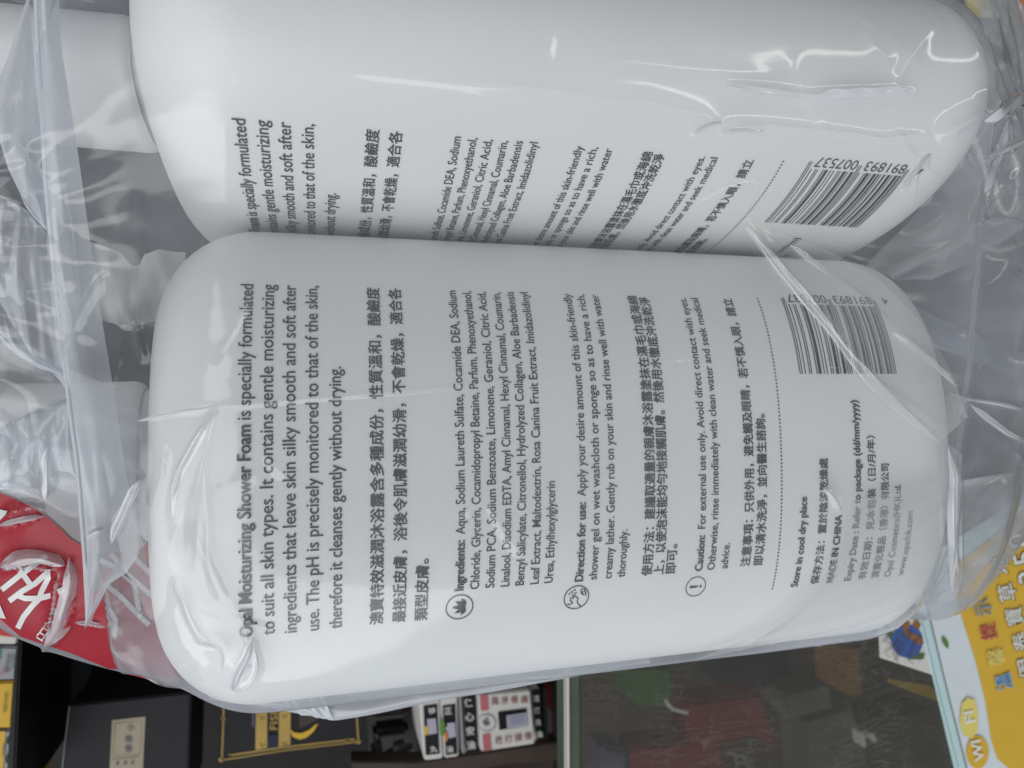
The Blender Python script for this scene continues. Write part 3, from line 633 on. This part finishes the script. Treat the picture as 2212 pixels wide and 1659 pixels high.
C = {k: solid(k, c, ro, va, spec=.2 if max(c) < .06 else .4) for k, c, ro, va in [
 ('black_card', (.009, .009, .012), .45, .3), ('plum_card', (.016, .013, .018), .5, .25), ('slate_card', (.008, .011, .014), .5, .3), ('cream_paper', (.36, .31, .23), .6, .1),
 ('gold_foil', (.42, .27, .05), .35, .35), ('navy_card', (.012, .018, .04), .4, .2), ('white_card', (.62, .60, .58), .5, .06), ('pink_red_card', (.45, .13, .15), .5, .12), ('russet_ink', (.26, .09, .08), .6, .15),
 ('lilac_paper', (.40, .38, .48), .5, .1), ('yellow_card', (.62, .38, .015), .45, .08), ('bright_red_card', (.50, .03, .02), .45, .1), ('green_ink', (.03, .20, .10), .5, .1), ('leaf_green_ink', (.10, .22, .03), .5, .2),
 ('brown_wood', (.055, .040, .034), .5, .35), ('dark_metal', (.006, .006, .008), .35, .3), ('grey_card', (.30, .31, .33), .5, .1), ('dark_grey_tray', (.035, .036, .034), .5, .4),
 ('orange_ink', (.60, .20, .05), .5, .1), ('crimson_plastic', (.17, .014, .02), .35, .2), ('green_plastic', (.035, .11, .022), .5, .25), ('steel', (.55, .56, .56), .3, .1), ('tan_card', (.22, .10, .03), .5, .3),
 ('cyan_paper', (.52, .70, .72), .4, .05), ('pale_paper', (.66, .72, .76), .4, .06), ('egg_yellow_paper', (.68, .43, .045), .4, .07), ('white_ink', (.74, .76, .72), .5, .03), ('olive_ink', (.13, .10, .02), .5, .15),
 ('blue_ink', (.10, .34, .68), .5, .08), ('slate_blue_ink', (.16, .25, .38), .5, .1), ('rose_ink', (.48, .05, .10), .5, .1), ('lemon_ink', (.74, .62, .16), .5, .06), ('grey_ink', (.10, .11, .12), .5, .1), ('dark_floor', (.016, .014, .013), .6, .5), ('glass_edge_green', (.09, .12, .08), .25, .3), ('globe_blue', (.06, .12, .36), .4, .15), ('globe_green', (.08, .15, .06), .4, .2), ('rust_ink', (.28, .12, .04), .5, .3), ('violet_plastic', (.06, .055, .12), .4, .3), ('warm_grey_card', (.10, .085, .075), .5, .35)]}
def big(name, z, mat, x0=-.9, x1=1.2, y0=-1.0, y1=1.0, kind='structure'):
    o = mesh(name, [(x0, y0, z), (x1, y0, z), (x1, y1, z), (x0, y1, z)], [(0, 1, 2, 3)], mat); o['kind'] = kind; return o
big('floor', -0.42, C['dark_floor'])

# glass counter: top sheet, metal edge and the dim case below it
gm = bpy.data.materials.new('scratched_glass'); nt, N, Lk, out = nodes(gm)
tc = N('ShaderNodeTexCoord'); mp = N('ShaderNodeMapping'); Lk(tc.outputs['Object'], mp.inputs[0])
nd = N('ShaderNodeTexNoise'); nd.inputs['Scale'].default_value = 22; nd.inputs['Detail'].default_value = 3; Lk(mp.outputs[0], nd.inputs['Vector'])
va = N('ShaderNodeVectorMath'); va.operation = 'MULTIPLY_ADD'; va.inputs[1].default_value = (.022, .022, .022); Lk(nd.outputs['Color'], va.inputs[0]); Lk(mp.outputs[0], va.inputs[2])
msk = []
for rot_, sx_, sc_, wd_ in ((.35, .10, 430, .03), (1.25, .14, 390, .028), (2.3, .09, 460, .03), (.9, .2, 310, .022)):
    mq = N('ShaderNodeMapping'); mq.inputs['Rotation'].default_value = (0, 0, rot_); mq.inputs['Scale'].default_value = (sx_, 1, 1); Lk(va.outputs[0], mq.inputs[0])
    vo = N('ShaderNodeTexVoronoi'); vo.feature = 'DISTANCE_TO_EDGE'; vo.inputs['Scale'].default_value = sc_; Lk(mq.outputs[0], vo.inputs['Vector'])
    nm_ = N('ShaderNodeTexNoise'); nm_.inputs['Scale'].default_value = 55; nm_.noise_dimensions = '4D'; nm_.inputs['W'].default_value = rot_*7; Lk(mp.outputs[0], nm_.inputs['Vector'])
    msk.append(math_(nt, 'MULTIPLY', math_(nt, 'LESS_THAN', vo.outputs['Distance'], wd_), math_(nt, 'GREATER_THAN', nm_.outputs['Fac'], .50)))
msk[2] = math_(nt, 'MAXIMUM', msk[2], msk[3])
sm_ = math_(nt, 'MAXIMUM', math_(nt, 'MAXIMUM', msk[0], msk[1]), msk[2])
n3 = N('ShaderNodeTexNoise'); n3.inputs['Scale'].default_value = 30; n3.inputs['Detail'].default_value = 5; Lk(mp.outputs[0], n3.inputs['Vector'])
cr = math_(nt, 'MULTIPLY', math_(nt, 'SUBTRACT', n3.outputs['Fac'], .40), 2.4, True)
fac = math_(nt, 'ADD', math_(nt, 'MULTIPLY', math_(nt, 'MULTIPLY', sm_, cr), .115), .075)  # even base: dust, plus a grey veil of reflections put in as colour
tr = N('ShaderNodeBsdfTransparent'); tr.inputs[0].default_value = (.55, .58, .54, 1); di = N('ShaderNodeBsdfDiffuse'); di.inputs[0].default_value = (.60, .58, .53, 1)
m1 = N('ShaderNodeMixShader'); Lk(fac, m1.inputs[0]); Lk(tr.outputs[0], m1.inputs[1]); Lk(di.outputs[0], m1.inputs[2])
gl = N('ShaderNodeBsdfGlossy'); gl.inputs['Roughness'].default_value = .08; lw = N('ShaderNodeLayerWeight')
m2 = N('ShaderNodeMixShader'); Lk(math_(nt, 'ADD', math_(nt, 'MULTIPLY', math_(nt, 'POWER', lw.outputs['Facing'], 5.0), .9), .035, True), m2.inputs[0]); Lk(m1.outputs[0], m2.inputs[1]); Lk(gl.outputs[0], m2.inputs[2]); Lk(m2.outputs[0], out.inputs[0])
xe = at(1228, 1500, 0)[0]
counter = empty('glass_counter', (xe+.3, 0, -.3), 'scratched glass display counter with a bright metal edge, under the bag and the yellow notice', 'counter')
keep(mesh('glass_top', [(xe+.004, -.7, 0), (1.0, -.7, 0), (1.0, .7, 0), (xe+.004, .7, 0)], [(0, 1, 2, 3)], gm), counter)
def cbox(name, x0, x1, y0, y1, z0, z1, mat, parent):
    me = bpy.data.meshes.new(name); bm = bmesh.new(); bmesh.ops.create_cube(bm, size=1)
    for v in bm.verts: v.co = Vector(((x0+x1)/2+v.co.x*(x1-x0), (y0+y1)/2+v.co.y*(y1-y0), (z0+z1)/2+v.co.z*(z1-z0)))
    bmesh.ops.bevel(bm, geom=bm.edges[:], offset=.0004, segments=2, affect='EDGES'); bm.to_mesh(me); bm.free(); return keep(link(name, me, mat), parent)
cbox('metal_edge', xe-.0006, xe+.0002, -.7, .7, -.003, .0008, C['white_card'], counter)
cbox('glass_rim', xe+.0004, xe+.0038, -.7, .7, -.012, -.0004, C['glass_edge_green'], counter)
cbox('metal_edge', xe+.0041, xe+.0054, -.7, .7, -.014, -.004, C['grey_card'], counter)
cbox('case_floor', xe+.007, 1.0, -.7, .7, -.285, -.28, C['brown_wood'], counter)

# goods inside the case, seen dimly through the scratched glass
tag(prism('green_packet', [(1362, 1440), (1452, 1440), (1452, 1524), (1372, 1528)], .36, .03, C['green_plastic'], bev=.002), 'dim green packet under the counter glass, beside the counter edge', 'packet')
red = prism('red_tray', [(1366, 1616), (1486, 1600), (1493, 1518), (1646, 1498), (1682, 1610), (1655, 1612), (1640, 1588), (1560, 1612), (1572, 1700), (1362, 1700)], .36, .02, C['crimson_plastic'], bev=.002)
tag(red, 'dark red plastic tray under the scratched counter glass', 'tray')
c_ = empty('white_clip', at(1445, 1520, -.13), 'small white curled clip lying beside the red tray under the glass', 'clip')
plate('clip_body', [ribbon([(1437, 1512), (1445, 1525), (1455, 1533), (1487, 1541)], 7)], .33, C['white_card'], c_)
tag(prism('brown_box', [(1828, 1400), (1856, 1400), (1864, 1500), (1836, 1506)], .35, .03, C['tan_card']), 'narrow brown box standing upright under the counter glass', 'box')
tag(prism('dark_blue_box', [(1560, 1420), (1700, 1400), (1716, 1480), (1570, 1496)], .40, .03, C['navy_card']), 'dark blue box deep under the glass above the red tray', 'box')
tag(prism('violet_packet', [(1300, 1610), (1356, 1622), (1360, 1700), (1296, 1700)], .36, .02, C['violet_plastic'], bev=.002), 'dull violet packet under the glass between counter edge and red tray', 'packet')
tag(prism('grey_carton', [(1740, 1560), (1840, 1530), (1900, 1700), (1750, 1700)], .42, .03, C['warm_grey_card']), 'faded grey carton deep in the case near the bottom of the glass', 'carton')
tag(prism('grey_carton', [(1905, 1560), (2010, 1530), (2060, 1700), (1920, 1700)], .40, .03, C['brown_wood']), 'brownish carton deep in the case beside the yellow notice', 'carton')
tag(prism('taupe_box', [(1700, 1500), (1790, 1480), (1800, 1530), (1710, 1552)], .38, .03, C['warm_grey_card']), 'small taupe box under the glass next to the red tray corner', 'box')
for k, (x, y, hh, lb) in enumerate([(1866, 1600, 34, 'taller shiny metal tube standing deep in the glass case'), (1889, 1596, 20, 'shorter shiny metal tube beside the taller one in the glass case')]):
    tag(prism('metal_tube', [(x-4, y-hh/2), (x+4, y-hh/2), (x+8, y+hh/2), (x, y+hh/2)], .37, .01, C['steel'], bev=.001), lb, 'tube', 'metal tubes in the glass case')
st = prism('globe_card', [(1898.7, 1345), (1990, 1320), (2015, 1458), (1902, 1421)], .1999, .0005, C['white_card'], bev=0)
tag(st, 'white card with a blue globe picture lying on the glass beside the yellow notice', 'card')
stp = empty('x', (0, 0, 0), None, None); bpy.data.objects.remove(stp)
def child_plate(name, polys, depth, mat, par, lift): 
    o = plate(name, polys, depth, mat, empty_holder, lift); return o
class _H: pass
def sub(o, par): o.parent = par; o.matrix_parent_inverse = par.matrix_world.inverted(); return o
def flat(name, polys, depth, mat, par, lift=.0002):
    V, Fs = [], []
    for poly in polys:
        k = len(V); V += [at(px, py, 0.2005-depth+lift) for px, py in poly]; Fs.append(tuple(range(k, len(V))))
    return sub(mesh(name, V, Fs, mat), par)
ell = lambda cx, cy, rx_, ry_, n=28: [(cx+rx_*math.cos(t), cy+ry_*math.sin(t)) for t in np.linspace(0, 2*np.pi, n+1)[:-1]]
flat('globe_rim', [[(1910, 1352), (1922, 1380), (1940, 1408), (1965, 1425), (1995, 1424), (1998, 1412), (1970, 1408), (1945, 1390), (1928, 1366), (1918, 1349)]], .1999, C['globe_green'], st, .00015)
flat('globe', [ell(1960, 1385, 34, 36)], .1999, C['globe_blue'], st, .0002)
flat('land_shapes', [[(1955, 1338), (1966, 1345), (1962, 1362), (1975, 1370), (1990, 1378), (1996, 1390), (1984, 1392), (1966, 1380), (1952, 1366), (1950, 1350)], [(1978, 1336), (1990, 1350), (1984, 1360), (1972, 1352)]], .1999, C['rust_ink'], st, .0004)
cr_ = [ribbon([(x, y), (x+rng.uniform(-10, 10), y+rng.uniform(6, 14)), (x+rng.uniform(-16, 16), y+rng.uniform(14, 22))], 1.0) for x, y in [(rng.uniform(1906, 1990), rng.uniform(1352, 1420)) for _ in range(46)] if y < 1345+ (x-1898)*.32+60]
flat('crackle_lines', cr_, .1999, C['grey_ink'], st, .0006)
tag(prism('yellow_edged_board', [(1925, 1468), (2010, 1482), (2040, 1520), (1925, 1477)], .245, .002, C['yellow_card'], bev=0), 'thin yellow edged board under the glass next to the globe card', 'board')

# yellow notice lying on the glass
nd_ = .1995
notice = prism('yellow_notice', [(1960, 1230), (2330, 1000), (2420, 1850), (2110, 1850), (2063, 1659), (1983.5, 1324)], nd_, .0006, C['cyan_paper'], bev=0)
tag(notice, 'yellow and pale blue printed notice sheet lying on the glass at the bag corner', 'notice')
flat('white_band', [[(2004.8, 1317), (2040, 1240), (2340, 1010), (2420, 1840), (2133, 1840), (2088.4, 1659)]], nd_, C['pale_paper'], notice, .0002)
flat('border_line', [ribbon([(1995, 1275), (2004.8, 1317), (2046, 1490), (2088.4, 1659), (2130, 1830)], 2.2), ribbon([(1992, 1340), (2030, 1500), (2071, 1659)], .8)], nd_, C['grey_ink'], notice, .0004)
flat('yellow_panel', [[(2050, 1230), (2064.7, 1286.8), (2076.6, 1330.8), (2094, 1385), (2110.4, 1439), (2129, 1517), (2141, 1598), (2154.5, 1639), (2190, 1670), (2400, 1700), (2340, 1020)]], nd_, C['egg_yellow_paper'], notice, .0004)
def say(name, s, c, h, ang, mat, lift=.0008, wd=None, bold=.010, depth=nd_, par=notice, sx=1.0):
    V, Fs, W = line_geo([(s, bold)]); cx_, cy_ = (V[:, 0].max()+V[:, 0].min())/2, (V[:, 1].max()+V[:, 1].min())/2; H = V[:, 1].max()-V[:, 1].min()
    ca, sa = math.cos(ang), math.sin(ang); Q = []
    for x, y in V:
        dx, dy = (x-cx_)/H*h*sx, -(y-cy_)/H*h
        Q.append(at(c[0]+dx*ca-dy*sa, c[1]+dx*sa+dy*ca, 0.2005-depth+lift))
    return sub(mesh(name, Q, Fs, mat), par)
A1 = math.radians(-103)
for s, c, mt in (('溫', (2168, 1473), 'blue_ink'), ('馨', (2151, 1419), 'lemon_ink'), ('提', (2136, 1365), 'rose_ink'), ('示', (2124, 1313), 'slate_blue_ink')):
    say('title_halo', s, c, 38, A1, C['lemon_ink'], .0007, bold=.014); say('title_character', s, c, 36, A1, C[mt], .001, bold=.008)
for s, c in (('地', (2160, 1222)), ('草', (2175, 1280)), ('寶', (2191, 1332)), ('泰', (2206, 1386)), ('跟', (2219, 1440))):
    say('slogan_shadow', s, (c[0]+1, c[1]), 43, A1, C['olive_ink'], .0007, bold=.018); say('slogan_character', s, c, 39, A1, C['white_ink'], .001, bold=.008)
for s, c in (('0', (2199, 1168)), ('5', (2211, 1206)), ('3', (2221, 1246))):
    say('price_shadow', s, c, 46, A1, C['olive_ink'], .0007, bold=.05, sx=1.1); say('price_digit', s, c, 44, A1, C['white_ink'], .001, bold=.008, sx=1.1)
flat('badge', [ell(2112, 1625, 24, 36), ], nd_, C['egg_yellow_paper'], notice, .0006)
flat('badge_bubble', [[(2074, 1560), (2078, 1520), (2090, 1507), (2106, 1512), (2112, 1535), (2112, 1580), (2100, 1596), (2082, 1588)]], nd_, C['lemon_ink'], notice, .0008)
say('badge_letters', 'FI', (2094, 1549), 22, A1, C['white_ink'], .0012, bold=.02, sx=1.4); say('badge_letters', 'WI', (2112, 1622), 22, A1, C['white_ink'], .0012, bold=.02, sx=1.2)
flat('printed_leaf', [[(2034, 1375), (2042, 1377), (2049, 1388), (2049, 1402), (2042, 1397), (2036, 1387)]], nd_, C['leaf_green_ink'], notice, .0006)
tag(prism('orange_packet', [(2150, -60), (2330, -60), (2330, 140), (2200, 60)], .20, .01, C['orange_ink'], bev=.002), 'orange packet on the counter peeping out past the rounded bag end', 'packet')
tag(prism('yellow_slip', [(2085, -40), (2140, -40), (2142, 36), (2092, 42)], .1985, .001, C['lemon_ink'], bev=0), 'small yellow slip on the counter seen through the bag', 'slip')

# open shelf in front of the counter
shelf = empty('display_shelf', at(600, 1600, -.14), 'dark display shelf below the bag holding the small medicine boxes', 'shelf')
xs0, xs1 = -.62, xe-.0015
cbox('shelf_board', xs0, xs1, -.6, .6, -.215, -.205, C['dark_floor'], shelf)
prism('upright_bar', [(34, 1330), (52, 1330), (46, 1385), (40, 1500), (33, 1659), (28, 1760), (8, 1760), (16, 1659), (28, 1480), (36, 1385)], .27, .10, C['dark_metal'], shelf)
prism('front_rail', [(760, 1645), (900, 1646), (1040, 1627), (1160, 1608), (1214, 1602), (1216, 1642), (1100, 1652), (900, 1684), (760, 1690)], .316, .010, C['brown_wood'], shelf)
prism('end_panel', [(1192, 1430), (1216, 1420), (1222, 1700), (1200, 1700)], .318, .003, C['plum_card'], shelf)

def box(name, poly, depth, thick, mat, label, group=None, cat='box'):
    o = prism(name, poly, depth, thick, mat); return tag(o, label, cat, group)
b = box('red_white_box', [(-60, 1290), (50, 1330), (41, 1376), (36, 1392), (-60, 1392)], .275, .03, C['white_card'], 'red and white box at the top of the narrow box column')
flat('red_panel', [[(-58, 1292), (48, 1331), (40, 1378), (-58, 1366)]], .275, C['bright_red_card'], b)
b = box('grey_medicine_box', [(-60, 1396), (40, 1398), (33, 1468), (-60, 1472)], .275, .03, C['grey_card'], 'pale grey box with dark vertical lettering, between the red and yellow boxes')
flat('green_corner', [[(-58, 1399), (3, 1400), (1, 1425), (-58, 1426)]], .275, C['green_ink'], b)
say('box_lettering', '活絡止痛', (17, 1433), 10, math.radians(97), C['grey_ink'], .0005, depth=.275, par=b, bold=.01); say('box_lettering', '內服外用', (29, 1427), 8, math.radians(97), C['grey_ink'], .0005, depth=.275, par=b, bold=.01)
flat('red_stroke', [ribbon([(-2, 1460), (6, 1452), (10, 1440)], 2)], .275, C['bright_red_card'], b, .0005)
b = box('yellow_box', [(-60, 1476), (32, 1472), (25, 1573), (-60, 1575)], .275, .03, C['yellow_card'], 'plain yellow box with faint ink line, middle of the narrow column')
say('box_lettering', '保濟丸家庭裝', (11, 1518), 7, math.radians(95), C['olive_ink'], .0005, depth=.275, par=b, bold=.008)
b = box('yellow_white_box', [(-60, 1579), (25, 1577), (18, 1700), (-60, 1700)], .275, .03, C['grey_card'], 'half yellow half white box, lowest of the narrow column')
flat('yellow_panel', [[(-58, 1581), (12, 1580), (5, 1690), (-58, 1690)]], .275, C['yellow_card'], b)
say('box_lettering', '和興白花', (8, 1620), 7, math.radians(95), C['grey_ink'], .0005, depth=.275, par=b, bold=.01); flat('ink_marks', [ell(17, 1600, 4, 8), ell(15, 1640, 4, 9)], .275, C['dark_grey_tray'], b, .0005)
box('dim_box', [(58, 1385), (120, 1400), (112, 1475), (54, 1470)], .33, .03, C['slate_card'], 'dim greenish box behind the black upright, upper of the shadowed stack')
box('dim_box', [(52, 1480), (110, 1478), (104, 1545), (46, 1552)], .335, .03, C['tan_card'], 'dim reddish brown box, middle of the shadowed stack behind the upright')
box('dim_box', [(44, 1556), (110, 1550), (100, 1640), (36, 1640)], .335, .03, C['dark_grey_tray'], 'dim grey box, lower one in the shadowed stack behind the upright')
box('dim_box', [(34, 1610), (78, 1602), (76, 1700), (26, 1700)], .32, .02, C['yellow_card'], 'small yellow box in shadow at the foot of the black upright')
b = box('black_box', [(146, 1385), (420, 1440), (416, 1488), (145, 1516)], .325, .05, C['slate_card'], 'blue black box with two gold text lines, above the plum box')
say('gold_lettering', '人參養榮丸', (262, 1476), 8, math.radians(-4), C['cream_paper'], .0005, depth=.325, par=b, bold=.01); flat('gold_line', [ribbon([(224, 1466), (270, 1463), (330, 1463)], 4)], .325, C['cream_paper'], b)
b = box('plum_box', [(148, 1524), (412, 1496), (404, 1760), (122, 1760)], .30, .04, C['plum_card'], 'dark plum box with a beige paper label in its middle')
flat('paper_label', [[(242, 1556), (314, 1548), (306, 1720), (234, 1720)]], .30, C['cream_paper'], b)
flat('label_frame', [ribbon([(248, 1563), (307, 1557), (302, 1630), (244, 1633), (248, 1563)], .9), ribbon([(242, 1640), (300, 1635)], 1)], .30, C['olive_ink'], b, .0004)
for s, y in (('小', 1572), ('惟', 1597), ('筆', 1618)): say('label_character', s, (277 if s != '小' else 282, y), 16, math.radians(-4), C['grey_ink'], .0005, depth=.30, par=b)
flat('label_dots', [ell(x, 1650-(x-250)*.06, 3, 4, 10) for x in (253, 270, 286)], .30, C['grey_ink'], b, .0005)
flat('worn_edge', [ribbon([(150, 1526), (141, 1600), (130, 1700)], 1.8)], .30, C['grey_card'], b, .0003)
b = box('gold_framed_box', [(468, 1480), (800, 1480), (780, 1604), (474, 1648)], .31, .04, C['black_card'], 'black and gold framed box with a crescent moon, under the slack film')
ft = lambda x, y: (438.9+x*.1736, 1453.8+y*.1736)
flat('gold_frame', [ribbon([ft(255, 150), ft(252, 560), ft(232, 1090)], 3.2), ribbon([ft(232, 1085), ft(1000, 965), ft(1930, 855)], 2.4), ribbon([ft(330, 1025), ft(1000, 925), ft(1880, 825)], 3), ribbon([ft(1912, 300), ft(1912, 560), ft(1932, 860)], 3)]
     + [ell(*ft(250, 565), 4.5, 4.5, 12), ell(*ft(225, 1080), 6, 5, 12), ell(*ft(1925, 855), 6, 5, 12), ell(*ft(335, 1020), 3, 2.5, 10), ell(*ft(1800, 832), 4, 3, 10)], .31, C['gold_foil'], b)
flat('gold_band', [[ft(660, 100), ft(800, 100), ft(795, 930), ft(650, 960)], [ft(945, 100), ft(1090, 100), ft(1085, 890), ft(940, 920)]], .31, C['gold_foil'], b, .0004)
flat('band_ornament', [ribbon([ft(700, y), ft(740, y+40), ft(770, y)], 2) for y in (330, 430, 540, 880)]+[ribbon([ft(980, y), ft(1010, y+40), ft(1050, y)], 2) for y in (330, 400, 520, 860)], .31, C['olive_ink'], b, .0006)
words('gold_lettering', 'FISH', ft(935, 760), ft(925, 330), 17, .31, C['gold_foil'], b, .0005, .012) if False else say('gold_lettering', 'FISH', ft(880, 560), 17, math.radians(-88), C['gold_foil'], .0005, depth=.31, par=b, bold=.01, sx=1.2)
flat('blue_block', [[ft(805, 770), ft(935, 765), ft(930, 925), ft(805, 945)]], .31, C['navy_card'], b, .0004)
flat('rust_panel', [[ft(1190, 250), ft(1500, 250), ft(1460, 560), ft(1200, 690)]], .31, C['brown_wood'], b, .0003)
cres = [ft(1078, 700), ft(1110, 790), ft(1200, 830), ft(1290, 800), ft(1370, 730), ft(1430, 630), ft(1400, 640), ft(1320, 710), ft(1220, 750), ft(1130, 740)]
flat('crescent_moon', [cres], .31, C['yellow_card'], b, .0005)
flat('lilac_strip', [[ft(610, 380), ft(640, 380), ft(635, 670), ft(608, 670)]], .31, C['violet_plastic'], b, .0004)
tray = empty('grey_tray', at(850, 1590, -.15), 'dark grey moulded tray between the gold framed box and the black and white boxes', 'tray')
prism('tray_floor', [(790, 1520), (895, 1500), (905, 1650), (800, 1660)], .35, .01, C['dark_grey_tray'], tray)
prism('tray_rib', [(800, 1545), (880, 1538), (882, 1552), (802, 1560)], .335, .012, C['warm_grey_card'], tray, .002)
prism('tray_rib', [(806, 1580), (884, 1572), (886, 1588), (808, 1600)], .335, .012, C['dark_grey_tray'], tray, .002)
prism('tray_lip', [(800, 1615), (822, 1600), (832, 1640), (810, 1660)], .325, .012, C['warm_grey_card'], tray, .003)
prism('tray_lip', [(840, 1625), (890, 1612), (905, 1650), (835, 1664)], .33, .012, C['grey_ink'], tray, .003)
g2 = lambda x, y: (768.1+x*.2232, 1426.4+y*.2232)
def spine(nm, poly, face, chars, c0, c1, lab, hue='black_card', h=15):
    o = box(nm, [g2(*p) for p in poly], .30, .035, C['white_card'], lab, 'narrow medicine boxes on the shelf')
    flat('black_panel', [[g2(*p) for p in face]], .30, C[hue], o, .0002)
    for k, s in enumerate(chars):
        t = k/max(1, len(chars)-1); say('white_character', s, g2(c0[0]+(c1[0]-c0[0])*t, c0[1]+(c1[1]-c0[1])*t), h, math.radians(-6), C['white_card'], .0006, depth=.30, par=o, bold=.02)
    return o
o = spine('narrow_medicine_box', [(606, 330), (812, 330), (848, 950), (665, 972)], [(655, 440), (790, 420), (815, 905), (678, 920)], '特效丸', (740, 490), (755, 860), 'black faced narrow box with yellow flower mark, next to the grey tray')
flat('lilac_label', [[g2(690, 570), g2(775, 560), g2(790, 705), g2(705, 720)]], .30, C['lilac_paper'], o, .0008); flat('yellow_flower', [ell(*g2(685, 680), 4.5, 11, 14)], .30, C['yellow_card'], o, .0009)
o = spine('narrow_medicine_box', [(818, 330), (985, 330), (1000, 930), (860, 950)], [(840, 440), (965, 420), (985, 905), (872, 920)], '正氣油', (895, 490), (910, 860), 'black faced narrow box with green and orange picture, second from the grey tray')
flat('lilac_label', [[g2(885, 610), g2(960, 600), g2(972, 740), g2(900, 755)]], .30, C['lilac_paper'], o, .0008); flat('green_sprig', [ell(*g2(840, 660), 6, 18, 14)], .30, C['leaf_green_ink'], o, .0009); flat('orange_flower', [ell(*g2(875, 740), 4, 11, 12)], .30, C['orange_ink'], o, .001)
box('clear_divider', [g2(1004, 330), g2(1024, 330), g2(1062, 915), g2(1036, 918)], .298, .03, C['grey_card'], 'thin pale grey divider standing between the narrow boxes', cat='divider')
o = spine('narrow_medicine_box', [(1036, 300), (1176, 300), (1196, 890), (1068, 905)], [(1038, 302), (1174, 302), (1194, 888), (1070, 903)], '保心安油', (1095, 410), (1115, 820), 'all black narrow box with four white characters, left side of the white carton'.replace('left side of', 'touching'), h=19)
w_ = box('white_carton', [g2(1188, 330), g2(1690, 285), g2(1738, 810), g2(1215, 888)], .295, .04, C['white_card'], 'white carton with russet characters, red corner blocks and a dark window')
flat('red_block', [[g2(1200, 335), g2(1282, 330), g2(1292, 480), g2(1212, 492)], [g2(1228, 718), g2(1306, 708), g2(1318, 868), g2(1238, 880)]], .295, C['pink_red_card'], w_)
for k, s in enumerate('風濕骨痛'): say('russet_character', s, g2(1348+k*95, 400-k*6), 16, math.radians(-5), C['russet_ink'], .0005, depth=.295, par=w_, bold=.012)
for k, s in enumerate('跌打損傷'): say('russet_character', s, g2(1388+k*93, 778-k*14), 16, math.radians(-5), C['russet_ink'], .0005, depth=.295, par=w_, bold=.012)
flat('window', [[g2(1378, 500), g2(1655, 465), g2(1668, 640), g2(1392, 675)]], .295, C['black_card'], w_, .0003)
flat('window_label', [[g2(1460, 535), g2(1655, 505), g2(1664, 640), g2(1468, 660)]], .295, C['lilac_paper'], w_, .0006)
flat('label_writing', [ribbon([g2(1490, 560+k*32), g2(1640, 540+k*32)], 1.6) for k in range(3)], .295, C['slate_blue_ink'], w_, .0009)
flat('round_seal', [ell(*g2(1275, 610), 19.5, 18)], .295, C['grey_card'], w_, .0003); flat('seal_face', [ell(*g2(1270, 600), 17.5, 16)], .295, C['white_card'], w_, .0005)
say('seal_tree', '樹', g2(1268, 600), 17, math.radians(-40), C['grey_ink'], .0008, depth=.295, par=w_, bold=.012)
o = spine('narrow_medicine_box', [(1702, 282), (1786, 270), (1812, 780), (1748, 795)], [(1703, 284), (1785, 272), (1811, 778), (1749, 793)], '活絡良油', (1748, 370), (1778, 715), 'narrow black box with white characters, between the white carton and counter edge', h=14)
box('dark_green_box', [g2(1815, 262), g2(1850, 256), g2(1868, 770), g2(1832, 778)], .30, .03, C['slate_card'], 'slim dark green box beside the counter edge')
box('dark_red_box', [g2(1885, 230), g2(1960, 215), g2(1972, 500), g2(1900, 520)], .33, .03, C['crimson_plastic'], 'dark red box in shadow beside the counter edge')
